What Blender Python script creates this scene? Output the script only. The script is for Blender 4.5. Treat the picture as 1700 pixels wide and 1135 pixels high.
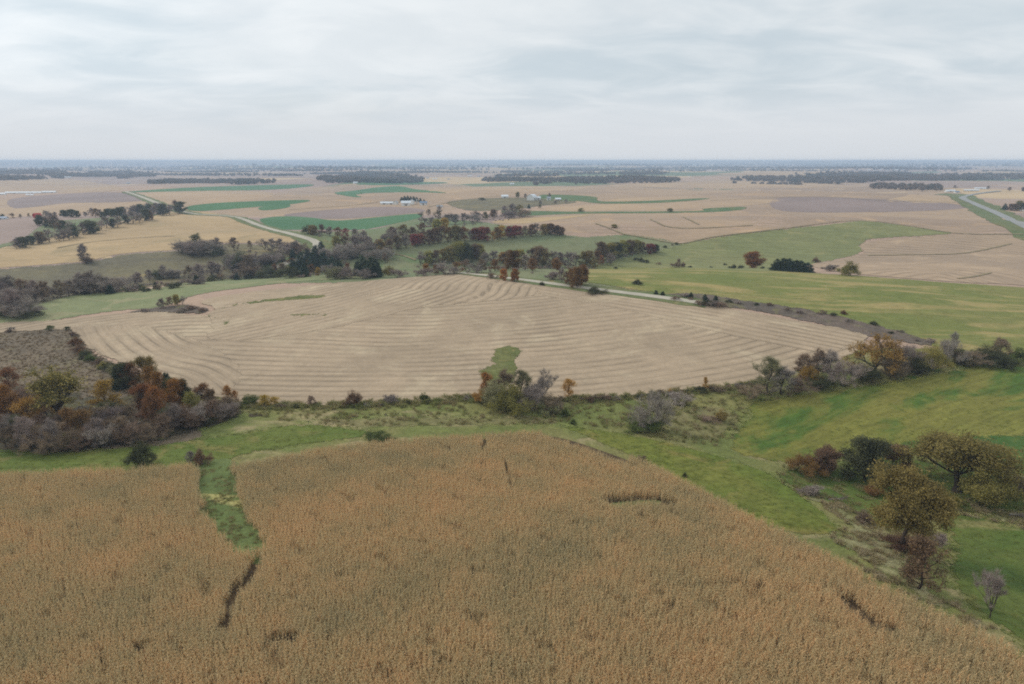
import bpy, math, random
import numpy as np
from mathutils import Vector, Matrix
from mathutils.geometry import delaunay_2d_cdt

for o in list(bpy.data.objects):
    bpy.data.objects.remove(o, do_unlink=True)
scene = bpy.context.scene
COL = scene.collection
R = math.radians
rng = np.random.default_rng(7)
random.seed(7)

# ------------------------------------------------------------------ camera
CAM_Z = 72.0
PW, PH, FPX = 1700.0, 1135.0, 1149.0          # photograph size and focal length in its pixels
PITCH = math.atan((567.5 - 266.5) / FPX)      # level line sits at y = 266.5
cam = bpy.data.cameras.new('camera')
cam.sensor_width = 36.0
cam.lens = FPX / PW * 36.0
cam.clip_start = 0.5
cam.clip_end = 80000.0
cam_o = bpy.data.objects.new('camera', cam)
COL.objects.link(cam_o)
cam_o.location = (0, 0, CAM_Z)
cam_o.rotation_euler = (math.pi / 2 - PITCH, 0, 0)
scene.camera = cam_o

# ------------------------------------------------------------------ render settings
scene.render.engine = 'CYCLES'
scene.view_settings.view_transform = 'Standard'
scene.view_settings.look = 'None'
scene.view_settings.exposure = 0.05
scene.view_settings.gamma = 1.0
scene.cycles.use_denoising = False
scene.cycles.pixel_filter_type = 'BLACKMAN_HARRIS'
scene.cycles.filter_width = 1.9
scene.cycles.max_bounces = 6
scene.cycles.diffuse_bounces = 3
scene.cycles.glossy_bounces = 2
scene.cycles.transmission_bounces = 2
scene.cycles.volume_bounces = 1
scene.cycles.transparent_max_bounces = 6

# ------------------------------------------------------------------ sky
SUN_EL, SUN_AZ = 38.0, 150.0     # elevation; azimuth of the sun counted counter-clockwise from +X
world = bpy.data.worlds.new('World')
scene.world = world
world.use_nodes = True
wt = world.node_tree
wt.nodes.clear()
def wn(t, **k):
    n = wt.nodes.new(t)
    for a, b in k.items():
        setattr(n, a, b)
    return n
w_out = wn('ShaderNodeOutputWorld')
w_bg = wn('ShaderNodeBackground')
w_sky = wn('ShaderNodeTexSky', sky_type='NISHITA')
w_sky.sun_disc = False
w_sky.sun_elevation = R(SUN_EL)
w_sky.sun_rotation = R(90 - SUN_AZ)
w_sky.altitude = 300
w_sky.dust_density = 3.0
w_sc = wn('ShaderNodeVectorMath', operation='SCALE')
w_sc.inputs['Scale'].default_value = 0.11
wt.links.new(w_sky.outputs[0], w_sc.inputs[0])
w_tc = wn('ShaderNodeTexCoord')
w_sep = wn('ShaderNodeSeparateXYZ')
wt.links.new(w_tc.outputs['Generated'], w_sep.inputs[0])
def wmath(op, a, b=None, c=None, clamp=False):
    n = wn('ShaderNodeMath', operation=op)
    n.use_clamp = clamp
    for i, v in enumerate((a, b, c)):
        if v is None:
            continue
        if isinstance(v, (int, float)):
            n.inputs[i].default_value = v
        else:
            wt.links.new(v, n.inputs[i])
    return n.outputs[0]
w_z = wmath('ADD', wmath('MAXIMUM', w_sep.outputs[2], 0.0), 0.16)
w_cb = wn('ShaderNodeCombineXYZ')                       # the cloud layer as a flat sheet overhead
wt.links.new(wmath('DIVIDE', w_sep.outputs[0], w_z), w_cb.inputs[0])
wt.links.new(wmath('DIVIDE', w_sep.outputs[1], w_z), w_cb.inputs[1])
def wnoise(scale, detail, rough, dist, off):
    m = wn('ShaderNodeMapping')
    m.inputs['Location'].default_value = off
    m.inputs['Scale'].default_value = (0.9, 1.15, 1)
    m.inputs['Rotation'].default_value = (0, 0, 0.16)
    wt.links.new(w_cb.outputs[0], m.inputs[0])
    n = wn('ShaderNodeTexNoise')
    n.inputs['Scale'].default_value = scale
    n.inputs['Detail'].default_value = detail
    n.inputs['Roughness'].default_value = rough
    n.inputs['Distortion'].default_value = dist
    wt.links.new(m.outputs[0], n.inputs['Vector'])
    return n.outputs[0]
def wramp(v, a, b):
    n = wn('ShaderNodeMapRange')
    n.interpolation_type = 'SMOOTHSTEP'
    n.inputs['From Min'].default_value = a
    n.inputs['From Max'].default_value = b
    wt.links.new(v, n.inputs['Value'])
    return n.outputs[0]
def wmix(f, a, b):
    n = wn('ShaderNodeMix', data_type='RGBA')
    for i, v in ((0, f), (6, a), (7, b)):
        if isinstance(v, (int, float)):
            n.inputs[i].default_value = v
        elif isinstance(v, tuple):
            n.inputs[i].default_value = (*v, 1)
        else:
            wt.links.new(v, n.inputs[i])
    return n.outputs[2]
big = wramp(wnoise(0.75, 6, 0.58, 0.5, (3.1, 0.7, 0)), 0.38, 0.62)
fine = wramp(wnoise(1.9, 7, 0.55, 0.5, (1.0, 5.2, 0)), 0.36, 0.72)
veil = wramp(wnoise(0.6, 4, 0.5, 0.3, (7.7, 2.2, 0)), 0.50, 0.74)
cloud = wmix(big, (0.575, 0.655, 0.71), (0.70, 0.75, 0.785))
cloud = wmix(wmath('MULTIPLY', fine, 0.62), cloud, (0.83, 0.862, 0.88))
w_dot = wn('ShaderNodeVectorMath', operation='DOT_PRODUCT')          # brighter veil around the hidden sun
wt.links.new(w_tc.outputs['Generated'], w_dot.inputs[0])
w_dot.inputs[1].default_value = (math.cos(R(SUN_AZ)) * math.cos(R(SUN_EL)), math.sin(R(SUN_AZ)) * math.cos(R(SUN_EL)), math.sin(R(SUN_EL)))
glow = wmath('MULTIPLY', wmath('POWER', wmath('MAXIMUM', w_dot.outputs['Value'], 0.0), 4.0), 0.42)
w_gl = wn('ShaderNodeVectorMath', operation='SCALE')
wt.links.new(cloud, w_gl.inputs[0]); wt.links.new(wmath('ADD', glow, 0.99), w_gl.inputs['Scale'])
cloud = w_gl.outputs[0]
hor = wramp(w_sep.outputs[2], 0.0, 0.12)
cloud = wmix(hor, (0.67, 0.70, 0.735), cloud)
thin = wmath('MULTIPLY', wmath('MULTIPLY', veil, hor), 0.16)       # thin places where the blue sky shows
wt.links.new(wmix(thin, cloud, w_sc.outputs[0]), w_bg.inputs['Color'])
w_bg.inputs['Strength'].default_value = 1.0
wt.links.new(w_bg.outputs[0], w_out.inputs['Surface'])

sun = bpy.data.lights.new('sun', 'SUN')
sun.energy = 1.35
sun.angle = R(14)
sun.color = (1.0, 0.95, 0.87)
sun_o = bpy.data.objects.new('sun', sun)
COL.objects.link(sun_o)
_d = Vector((math.cos(R(SUN_AZ)) * math.cos(R(SUN_EL)), math.sin(R(SUN_AZ)) * math.cos(R(SUN_EL)), math.sin(R(SUN_EL))))
sun_o.rotation_euler = _d.to_track_quat('Z', 'Y').to_euler()

# ------------------------------------------------------------------ terrain height
def sstep(a, b, v):
    t = np.clip((v - a) / (b - a), 0, 1)
    return t * t * (3 - 2 * t)

HILLS = [  # x, y, height, sx, sy, rotation (deg)
    (-10, 60, 5.0, 150, 62, 0),        # the knoll the corn stands on
    (95, 135, -5.5, 22, 60, 28),       # draw with the oaks
    (70, 170, -1.5, 60, 25, 0),
    (20, 352, 12.5, 175, 70, -4),       # the stubble hill
    (-200, 235, -3.0, 60, 40, 0),      # wooded hollow
    (-60, 500, -9.0, 300, 45, 6),      # creek valley behind the stubble hill
    (-330, 420, -7.0, 120, 50, 20),
    (250, 420, 3.0, 160, 70, 0),       # pasture across the road
    (-400, 790, 11.0, 230, 95, -14),   # golden hill
    (30, 650, 9.0, 190, 50, 4),        # pasture ridge with the red tree row
    (-60, 590, 3.0, 80, 30, 20),
    (300, 720, 12.0, 150, 90, 0),      # green hill
    (560, 640, 8.0, 150, 110, 0),      # stubble hill on the far side of the green hill
    (-620, 960, -10.0, 260, 70, -12),
    (-150, 760, -7.0, 220, 50, 10),
    (330, 1250, 14.0, 420, 240, 0),
    (-250, 1350, 8.0, 300, 200, 0),
]
_ph = np.random.default_rng(3).uniform(0, 6.28, (12, 2))
def H(x, y):
    x = np.asarray(x, float); y = np.asarray(y, float)
    z = np.zeros(np.broadcast(x, y).shape)
    for cx, cy, h, sx, sy, rot in HILLS:
        c, s = math.cos(R(rot)), math.sin(R(rot))
        u = (x - cx) * c + (y - cy) * s
        v = -(x - cx) * s + (y - cy) * c
        z = z + h * np.exp(-0.5 * ((u / sx) ** 2 + (v / sy) ** 2))
    d = np.hypot(x, y)
    z = z + 0.35 * np.sin(x / 17 + _ph[0, 0] + 0.6 * np.sin(y / 29)) * np.sin(y / 21 + _ph[0, 1])
    w1 = sstep(700, 1400, d)
    z = z + w1 * 6.0 * (np.sin(x / 170 + _ph[1, 0] + np.sin(y / 330)) * np.sin(y / 240 + _ph[1, 1]) + 0.6 * np.sin(x / 95 + y / 180 + _ph[2, 0]))
    w2 = sstep(1800, 6000, d)
    z = z + w2 * 12 * (np.sin(x / 700 + _ph[3, 0]) * np.sin(y / 900 + _ph[3, 1]) + 0.6 * np.sin(x / 330 + _ph[4, 0] + y / 700))
    w3 = sstep(8000, 15000, d)
    z = z + w3 * 9 * (np.sin(x / 1500 + _ph[5, 0]) + 0.6 * np.sin(x / 520 + _ph[5, 1]))
    rim = sstep(14000, 18300, d)
    z = z * (1 - rim) + rim * (82 + 4 * np.sin(x / 1300 + _ph[6, 0]) + 3 * np.sin(x / 470 + _ph[6, 1]) + 2 * np.sin(x / 210 + _ph[7, 0]))   # last ridge
    z = z - d * d / 1.45e7                       # the earth's curve, refraction included
    return z

_TS = np.concatenate([[20.0], 20.0 * 1.012 ** np.arange(1, 590)])
def P(pts, dz=0.0):
    """ground points seen at photograph pixels: march each sight line down to the terrain"""
    pts = np.atleast_2d(np.asarray(pts, float))
    cx = (pts[:, 0] - PW / 2) / FPX
    cy = -(pts[:, 1] - PH / 2) / FPX
    cp, sp = math.cos(PITCH), math.sin(PITCH)
    dx = cx; dy = cp + cy * sp; dzr = -sp + cy * cp
    n = np.hypot(dx, dy)
    ux, uy, uz = dx / n, dy / n, dzr / n           # per horizontal metre
    T = _TS[None, :]
    below = CAM_Z + uz[:, None] * T <= H(ux[:, None] * T, uy[:, None] * T) + dz
    hit = below.any(1)
    k = np.where(hit, below.argmax(1), len(_TS) - 1)
    lo = _TS[np.maximum(k - 1, 0)]; hi = _TS[k]
    for _ in range(25):
        m = (lo + hi) / 2
        b = CAM_Z + uz * m <= H(ux * m, uy * m) + dz
        hi = np.where(b, m, hi); lo = np.where(b, lo, m)
    t = np.minimum(hi, 17500)
    return np.stack([ux * t, uy * t], 1)

def metres_per_px(x, y, z):
    depth = y * math.cos(PITCH) - (z - CAM_Z) * math.sin(PITCH)
    dep = math.atan2(CAM_Z - z, math.hypot(x, y))
    return depth / FPX, 1 / max(math.cos(dep), 0.3)

# ------------------------------------------------------------------ materials
def lin(c):
    return tuple(((v / 255) / 12.92 if v / 255 <= 0.04045 else ((v / 255 + 0.055) / 1.055) ** 2.4) for v in c)

class NT:
    def __init__(self, name):
        self.m = bpy.data.materials.new(name)
        self.m.use_nodes = True
        self.t = self.m.node_tree
        self.b = self.t.nodes['Principled BSDF']
        self.b.inputs['Roughness'].default_value = 0.9
        self.b.inputs['Specular IOR Level'].default_value = 0.15
        self._pos = None
    def n(self, t, **k):
        n = self.t.nodes.new(t)
        for a, b in k.items():
            setattr(n, a, b)
        return n
    def put(self, sock, v):
        if v is None:
            return
        if isinstance(v, (int, float)):
            sock.default_value = v
        elif isinstance(v, tuple):
            sock.default_value = (*v, 1) if (len(v) == 3 and len(sock.default_value) == 4) else v
        else:
            self.t.links.new(v, sock)
    def pos(self):
        if self._pos is None:
            self._pos = self.n('ShaderNodeNewGeometry').outputs['Position']
        return self._pos
    def math(self, op, a, b=None, c=None):
        n = self.n('ShaderNodeMath', operation=op)
        for i, v in enumerate((a, b, c)):
            self.put(n.inputs[i], v)
        return n.outputs[0]
    def mapped(self, scale=(1, 1, 1), rot=0.0, loc=(0, 0, 0), src=None):
        m1 = self.n('ShaderNodeMapping')
        m1.inputs['Rotation'].default_value = (0, 0, R(rot))
        m1.inputs['Location'].default_value = loc
        self.put(m1.inputs[0], src or self.pos())
        m2 = self.n('ShaderNodeMapping')
        m2.inputs['Scale'].default_value = scale
        self.put(m2.inputs[0], m1.outputs[0])
        return m2.outputs[0]
    def noise(self, vec, scale=1.0, detail=4, rough=0.55, dist=0.0):
        n = self.n('ShaderNodeTexNoise')
        n.inputs['Scale'].default_value = scale
        n.inputs['Detail'].default_value = detail
        n.inputs['Roughness'].default_value = rough
        n.inputs['Distortion'].default_value = dist
        self.put(n.inputs['Vector'], vec)
        return n.outputs[0]
    def ramp(self, v, a, b, lo=0.0, hi=1.0, smooth=True):
        n = self.n('ShaderNodeMapRange')
        if smooth:
            n.interpolation_type = 'SMOOTHSTEP'
        n.inputs['From Min'].default_value = a
        n.inputs['From Max'].default_value = b
        n.inputs['To Min'].default_value = lo
        n.inputs['To Max'].default_value = hi
        self.put(n.inputs['Value'], v)
        return n.outputs[0]
    def mix(self, f, a, b, mode='MIX'):
        n = self.n('ShaderNodeMix', data_type='RGBA', blend_type=mode)
        self.put(n.inputs[0], f); self.put(n.inputs[6], a); self.put(n.inputs[7], b)
        return n.outputs[2]
    def scale(self, col, f):
        n = self.n('ShaderNodeVectorMath', operation='SCALE')
        self.put(n.inputs[0], col); self.put(n.inputs['Scale'], f)
        return n.outputs[0]
    def bump(self, h, dist, strength=1.0):
        n = self.n('ShaderNodeBump')
        n.inputs['Distance'].default_value = dist
        n.inputs['Strength'].default_value = strength
        self.put(n.inputs['Height'], h)
        self.t.links.new(n.outputs[0], self.b.inputs['Normal'])
    def color(self, c):
        self.put(self.b.inputs['Base Color'], c)

def field_mat(name, a, b, c=None, big=70.0, mid=14.0, fine=0.8, cut=(0.52, 0.66), streak=None, streak_amt=0.25,
              rows=None, row_amt=0.5, speck=0.45, bump=0.15, seed=0.0, patch_stretch=None, soft=0.0):
    """a/b blend over large blotches, c appears in patches, streaks follow a direction, rows follow a 'row' attribute"""
    t = NT(name)
    off = (seed * 37.1, seed * 11.3, seed * 5.0)
    v = t.mapped(loc=off)
    n1 = t.noise(v, 1 / big, 5, 0.6, 0.4)
    col = t.mix(t.ramp(n1, 0.36, 0.64), lin(a), lin(b))
    if c is not None:
        st = patch_stretch or (1, 1, 0)
        vp = t.mapped(scale=(1 / st[0], 1 / st[1], 1), rot=st[2], loc=off)
        n2 = t.noise(vp, 1 / mid, 6, 0.62, 0.8)
        col = t.mix(t.ramp(n2, cut[0], cut[1]), col, lin(c))
    nf = t.noise(v, 1 / fine, 5, 0.72)
    f = t.ramp(nf, 0.25, 0.75, 1 - speck, 1 + speck, False)
    col = t.scale(col, f)
    nm = t.noise(v, 1 / (fine * 6), 6, 0.7, 0.6)
    col = t.scale(col, t.ramp(nm, 0.28, 0.72, 1 - speck * 0.8, 1 + speck * 0.8, False))
    col = t.mix(t.math('MULTIPLY', t.ramp(t.noise(v, 1 / (fine * 17), 5, 0.65), 0.5, 0.7), min(0.35, speck)), col, lin(tuple(min(255, q * 1.12) for q in b)))
    h = nf
    if streak:
        ang, wid, ln = streak
        vs = t.mapped(scale=(1 / ln, 1 / wid, 1), rot=ang, loc=off)
        ns = t.noise(vs, 1.0, 4, 0.6, 0.15)
        col = t.scale(col, t.ramp(ns, 0.3, 0.7, 1 - streak_amt, 1 + streak_amt, False))
    if rows:
        at = t.n('ShaderNodeAttribute', attribute_name='row')
        wob = t.math('MULTIPLY', t.math('SUBTRACT', t.noise(v, 1 / 31.0, 4), 0.5), 2.4)
        r = t.math('ADD', at.outputs['Fac'], wob)
        s = t.math('SINE', t.math('MULTIPLY', r, 2 * math.pi / rows))
        cb = t.n('ShaderNodeCombineXYZ')
        t.put(cb.inputs[0], t.math('MULTIPLY', r, 0.75))
        sp = t.n('ShaderNodeSeparateXYZ'); t.put(sp.inputs[0], t.pos())
        t.put(cb.inputs[1], t.math('MULTIPLY', sp.outputs[0], 0.035))
        t.put(cb.inputs[2], t.math('MULTIPLY', sp.outputs[1], 0.035))
        ns = t.noise(cb.outputs[0], 1.0, 4, 0.65)
        amp = t.ramp(t.noise(v, 1 / 33.0, 3), 0.35, 0.65, 0.12, 1.0)
        dark = t.math('MULTIPLY', t.ramp(s, 0.62, 0.98), amp)
        pale = t.math('MULTIPLY', t.ramp(t.math('MULTIPLY', s, -1.0), 0.45, 1.0), amp)
        col = t.scale(col, t.ramp(ns, 0.28, 0.72, 1 - 0.24 * row_amt, 1 + 0.24 * row_amt, False))
        col = t.scale(col, t.math('SUBTRACT', t.math('ADD', 1.0, t.math('MULTIPLY', pale, 0.26 * row_amt)), t.math('MULTIPLY', dark, 0.62 * row_amt)))
        h = t.math('ADD', nf, t.math('MULTIPLY', s, -0.4))
    t.color(col)
    if soft:                      # ragged vegetation edge: the cover thins out over the last metres of its patch
        ed = t.n('ShaderNodeAttribute', attribute_name='edge').outputs['Fac']
        ne = t.noise(v, 1 / (soft * 0.9), 5, 0.7)
        e = t.math('SUBTRACT', t.math('DIVIDE', ed, soft), t.math('MULTIPLY', t.math('SUBTRACT', ne, 0.32), 2.4))
        t.put(t.b.inputs['Alpha'], t.ramp(e, 0.0, 0.25))
    if bump:
        t.bump(h, bump, 0.8)
    return t.m

MAT = {}
# ------------------------------------------------------------------ mesh helpers
def mesh_from(name, verts, faces, mat=None, smooth=False, attrs=None):
    """verts (n,3); faces (m,k) array or list of such arrays"""
    if isinstance(faces, np.ndarray):
        faces = [faces]
    me = bpy.data.meshes.new(name)
    verts = np.asarray(verts, np.float32)
    me.vertices.add(len(verts))
    me.vertices.foreach_set('co', verts.ravel())
    loops = np.concatenate([f.ravel() for f in faces]).astype(np.int32)
    tot = np.concatenate([np.full(len(f), f.shape[1]) for f in faces]).astype(np.int32)
    start = np.concatenate([[0], np.cumsum(tot)[:-1]]).astype(np.int32)
    me.loops.add(len(loops)); me.loops.foreach_set('vertex_index', loops)
    me.polygons.add(len(tot))
    me.polygons.foreach_set('loop_start', start)
    me.polygons.foreach_set('loop_total', tot)
    for k, arr in (attrs or {}).items():
        arr = np.asarray(arr, np.float32)
        a = me.attributes.new(k, 'FLOAT', 'POINT')
        a.data.foreach_set('value', arr)
    if mat:
        me.materials.append(mat)
    me.update(calc_edges=True)
    me.polygons.foreach_set('use_smooth', np.full(len(tot), bool(smooth)))
    return me

def add(name, me, parent=None, label=None, cat=None, group=None, kind=None, loc=None, rotz=0, scale=None):
    o = bpy.data.objects.new(name, me)
    COL.objects.link(o)
    if parent is not None:
        o.parent = parent
    if loc is not None:
        o.location = loc
    if rotz:
        o.rotation_euler = (0, 0, rotz)
    if scale is not None:
        o.scale = scale
    if label: o['label'] = label
    if cat: o['category'] = cat
    if group: o['group'] = group
    if kind: o['kind'] = kind
    return o

def catmull(pts, per=6, closed=True):
    pts = np.asarray(pts, float)
    n = len(pts)
    out = []
    for i in range(n if closed else n - 1):
        p = [pts[(i + k) % n] if closed else pts[min(max(i + k, 0), n - 1)] for k in (-1, 0, 1, 2)]
        for s in range(per):
            t = s / per
            out.append(0.5 * ((2 * p[1]) + (-p[0] + p[2]) * t + (2 * p[0] - 5 * p[1] + 4 * p[2] - p[3]) * t * t + (-p[0] + 3 * p[1] - 3 * p[2] + p[3]) * t ** 3))
    if not closed:
        out.append(pts[-1])
    return np.array(out)

def pip(x, y, poly):
    inside = np.zeros(x.shape, bool)
    n = len(poly)
    j = n - 1
    for i in range(n):
        xi, yi = poly[i]; xj, yj = poly[j]
        if yi != yj:
            c = ((yi > y) != (yj > y)) & (x < (xj - xi) * (y - yi) / (yj - yi) + xi)
            inside ^= c
        j = i
    return inside

def dist_polyline(x, y, line):
    best = np.full(x.shape, 1e9)
    for (ax, ay), (bx, by) in zip(line[:-1], line[1:]):
        vx, vy = bx - ax, by - ay
        L = vx * vx + vy * vy + 1e-9
        t = np.clip(((x - ax) * vx + (y - ay) * vy) / L, 0, 1)
        best = np.minimum(best, np.hypot(x - ax - t * vx, y - ay - t * vy))
    return best

def lift(x, y, layer):
    return layer * (0.014 + 0.00005 * np.hypot(x, y))

def world_poly(px, per=6, dz=0.0, closed=True, jitter=0.0):
    w = P(catmull(px, per, closed), dz)
    if jitter:
        w = w + rng.normal(0, jitter, w.shape) * np.clip(np.hypot(w[:, 0], w[:, 1]) / 250, 0.5, 6)[:, None]
    return w

def sheet(name, label, px, layer, mat, per=6, dz=0.0, jitter=0.35, row=None, kind='structure', extra=None, world=None):
    poly = world_poly(px, per, dz, True, jitter) if world is None else np.asarray(world, float)
    x0, y0 = poly.min(0); x1, y1 = poly.max(0)
    dmin = max(20.0, np.hypot(poly[:, 0], poly[:, 1]).min())
    s = min(max(dmin * 0.011, 2.0), 120)
    while (x1 - x0) * (y1 - y0) / s / s > 22000:
        s *= 1.25
    gx, gy = np.meshgrid(np.arange(x0 + s / 2, x1, s), np.arange(y0 + s / 2, y1, s))
    gx = gx.ravel() + 0.01; gy = gy.ravel() + 0.01
    k = pip(gx, gy, poly)
    gx, gy = gx[k], gy[k]
    pts = [Vector((a, b)) for a, b in poly] + [Vector((a, b)) for a, b in zip(gx, gy)]
    n = len(poly)
    vs, es, fs, *_ = delaunay_2d_cdt(pts, [], [list(range(n))], 1, 1e-4)
    v = np.array([(a.x, a.y) for a in vs])
    f = np.array([q for q in fs if len(q) == 3], int)
    # face the sheet upward
    a, b, c = v[f[:, 0]], v[f[:, 1]], v[f[:, 2]]
    cr = (b[:, 0] - a[:, 0]) * (c[:, 1] - a[:, 1]) - (b[:, 1] - a[:, 1]) * (c[:, 0] - a[:, 0])
    f[cr < 0] = f[cr < 0][:, ::-1]
    z = H(v[:, 0], v[:, 1]) + lift(v[:, 0], v[:, 1], layer)
    at = {}
    at['edge'] = dist_polyline(v[:, 0], v[:, 1], np.vstack([poly, poly[:1]]))
    if row is not None:
        at['row'] = dist_polyline(v[:, 0], v[:, 1], row)
    me = mesh_from(name, np.column_stack([v, z]), f, mat, True, at)
    return add(name, me, None, label, None, None, kind)

def ribbon(name, label, px, width, layer, mat, per=8, world=None, wob=0.0, cross=4, kind='structure', step=None, crown=0.0):
    line = P(catmull(px, per, False)) if world is None else np.asarray(world, float)
    seg = np.hypot(*np.diff(line, axis=0).T)
    s = np.concatenate([[0], np.cumsum(seg)])
    st = step or max(2.5, min(15, np.hypot(*line[0]) * 0.01))
    u = np.linspace(0, s[-1], max(3, int(s[-1] / st)))
    line = np.column_stack([np.interp(u, s, line[:, 0]), np.interp(u, s, line[:, 1])])
    for _ in range(3):
        line[1:-1] = (line[:-2] + 2 * line[1:-1] + line[2:]) / 4
    tan = np.gradient(line, axis=0)
    tan /= np.hypot(tan[:, 0], tan[:, 1])[:, None] + 1e-9
    nor = np.column_stack([-tan[:, 1], tan[:, 0]])
    vs = []
    wl = width / 2 * (1 + wob * rng.normal(0, 1, len(line))); wr = width / 2 * (1 + wob * rng.normal(0, 1, len(line)))
    for j in range(cross + 1):
        q = j / cross * 2 - 1
        off = np.where(q < 0, wl, wr) * q
        p = line + nor * off[:, None]
        z = H(p[:, 0], p[:, 1]) + lift(p[:, 0], p[:, 1], layer) + crown * (1 - q * q)
        vs.append(np.column_stack([p, z]))
    V = np.stack(vs, 1).reshape(-1, 3)
    n = cross + 1
    i, j = np.meshgrid(np.arange(len(line) - 1), np.arange(cross), indexing='ij')
    i = i.ravel(); j = j.ravel()
    F = np.column_stack([i * n + j + 1, i * n + j, (i + 1) * n + j, (i + 1) * n + j + 1])[:, ::-1]
    me = mesh_from(name, V, F, mat, True)
    return add(name, me, None, label, None, None, kind), line

# ------------------------------------------------------------------ ground to the horizon
def far_farmland():
    t = NT('farmland')
    v = t.mapped(rot=17)
    wob = t.n('ShaderNodeVectorMath', operation='ADD')
    nz = t.n('ShaderNodeTexNoise'); nz.inputs['Scale'].default_value = 1 / 260.0; nz.inputs['Detail'].default_value = 3
    t.put(nz.inputs['Vector'], v)
    sc = t.n('ShaderNodeVectorMath', operation='SCALE'); sc.inputs['Scale'].default_value = 260.0
    t.put(sc.inputs[0], nz.outputs['Color'])
    t.put(wob.inputs[0], v); t.put(wob.inputs[1], sc.outputs[0])
    vo = t.n('ShaderNodeTexVoronoi'); vo.inputs['Scale'].default_value = 1 / 520.0
    mp = t.n('ShaderNodeMapping'); mp.inputs['Scale'].default_value = (0.55, 1.5, 0.0)
    t.put(mp.inputs[0], wob.outputs[0])
    t.put(vo.inputs['Vector'], mp.outputs[0])
    sp = t.n('ShaderNodeSeparateColor'); t.put(sp.inputs[0], vo.outputs['Color'])
    col = t.mix(t.ramp(sp.outputs[0], 0.2, 0.8), lin((178, 150, 128)), lin((158, 136, 124)))
    col = t.mix(t.ramp(sp.outputs[1], 0.75, 0.80), col, lin((196, 168, 130)))
    col = t.mix(t.ramp(sp.outputs[2], 0.88, 0.90), col, lin((104, 118, 84)))
    nb = t.noise(v, 1 / 90.0, 6, 0.6)
    col = t.scale(col, t.ramp(nb, 0.3, 0.7, 0.88, 1.12, False))
    nf = t.noise(v, 1 / 3.0, 5, 0.7)
    col = t.scale(col, t.ramp(nf, 0.25, 0.75, 0.85, 1.15, False))
    t.color(col)
    return t.m
MAT['farmland'] = far_farmland()

rad = np.concatenate([[0.5], 8 * 1.019 ** np.arange(0, 420)])
rad = np.append(rad[rad < 19000], 19000.0)
ang = np.radians(np.concatenate([np.arange(20, 160, 0.5), np.arange(160, 380, 4.0)]))
rr, aa = np.meshgrid(rad, ang, indexing='ij')
gx, gy = (rr * np.cos(aa)).ravel(), (rr * np.sin(aa)).ravel()
nA = len(ang)
i, j = np.meshgrid(np.arange(len(rad) - 1), np.arange(nA), indexing='ij')
i = i.ravel(); j = j.ravel(); j2 = (j + 1) % nA
me = mesh_from('ground', np.column_stack([gx, gy, H(gx, gy)]), np.column_stack([i * nA + j, (i + 1) * nA + j, (i + 1) * nA + j2, i * nA + j2]), MAT['farmland'], True)
add('ground', me, None, 'rolling tan farmland running out to the hazy horizon', None, None, 'structure')

# ------------------------------------------------------------------ field materials
MAT['stubble'] = field_mat('stubble', (176, 154, 128), (162, 142, 118), (186, 166, 138), big=60, mid=22, fine=0.9, cut=(0.5, 0.72), rows=4.7, row_amt=0.52, speck=0.16, bump=0.12, soft=1.2)
MAT['stubble_far'] = field_mat('stubble_far', (174, 148, 121), (158, 135, 115), (190, 157, 122), big=240, mid=60, fine=2.5, cut=(0.52, 0.7), streak=(-8, 5.0, 160), streak_amt=0.10, speck=0.12, bump=0, seed=1)
MAT['stubble_hill'] = field_mat('stubble_hill', (172, 147, 121), (160, 138, 116), (184, 158, 130), big=120, mid=40, fine=1.6, rows=9.0, row_amt=0.45, speck=0.12, bump=0, seed=2)
MAT['stubble_pale'] = field_mat('stubble_pale', (184, 156, 124), (172, 146, 120), None, big=160, fine=2.5, streak=(-12, 6, 200), streak_amt=0.08, speck=0.1, bump=0, seed=3)
MAT['gold'] = field_mat('gold', (186, 158, 118), (174, 148, 112), (166, 144, 108), big=120, mid=50, fine=1.6, streak=(-14, 4, 110), streak_amt=0.10, speck=0.14, bump=0, seed=4, soft=2)
MAT['plough'] = field_mat('plough', (150, 130, 122), (138, 120, 113), None, big=200, fine=3, streak=(-4, 8, 220), streak_amt=0.07, speck=0.08, bump=0, seed=5)
MAT['wheat'] = field_mat('wheat', (72, 110, 72), (82, 118, 76), (98, 120, 80), big=150, mid=45, fine=2.0, cut=(0.6, 0.75), speck=0.12, bump=0, seed=6)
MAT['strip'] = field_mat('strip', (92, 112, 70), (80, 104, 66), (120, 118, 78), big=60, mid=20, fine=2.0, speck=0.2, bump=0, seed=7, soft=3)
MAT['line'] = field_mat('line', (140, 126, 96), (148, 132, 102), None, big=20, fine=1.4, speck=0.3, bump=0, seed=8)
MAT['pasture_far'] = field_mat('pasture_far', (116, 122, 88), (128, 128, 94), (104, 120, 78), big=90, mid=30, fine=1.4, cut=(0.5, 0.7), speck=0.18, bump=0, seed=9, soft=6)
MAT['pasture_hill'] = field_mat('pasture_hill', (122, 124, 80), (130, 128, 84), (146, 138, 92), big=80, mid=28, fine=1.2, cut=(0.54, 0.72), streak=(20, 4, 60), streak_amt=0.2, speck=0.16, bump=0, seed=10, soft=5)
MAT['pasture_grey'] = field_mat('pasture_grey', (134, 136, 96), (122, 128, 88), (150, 142, 106), big=60, mid=18, fine=0.9, speck=0.2, bump=0.1, seed=11, soft=3)
MAT['pasture_road'] = field_mat('pasture_road', (126, 124, 70), (112, 118, 60), (160, 142, 92), big=70, mid=16, fine=0.9, cut=(0.46, 0.64), speck=0.24, bump=0.12, seed=12, patch_stretch=(3.2, 1, 8), soft=3)
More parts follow.
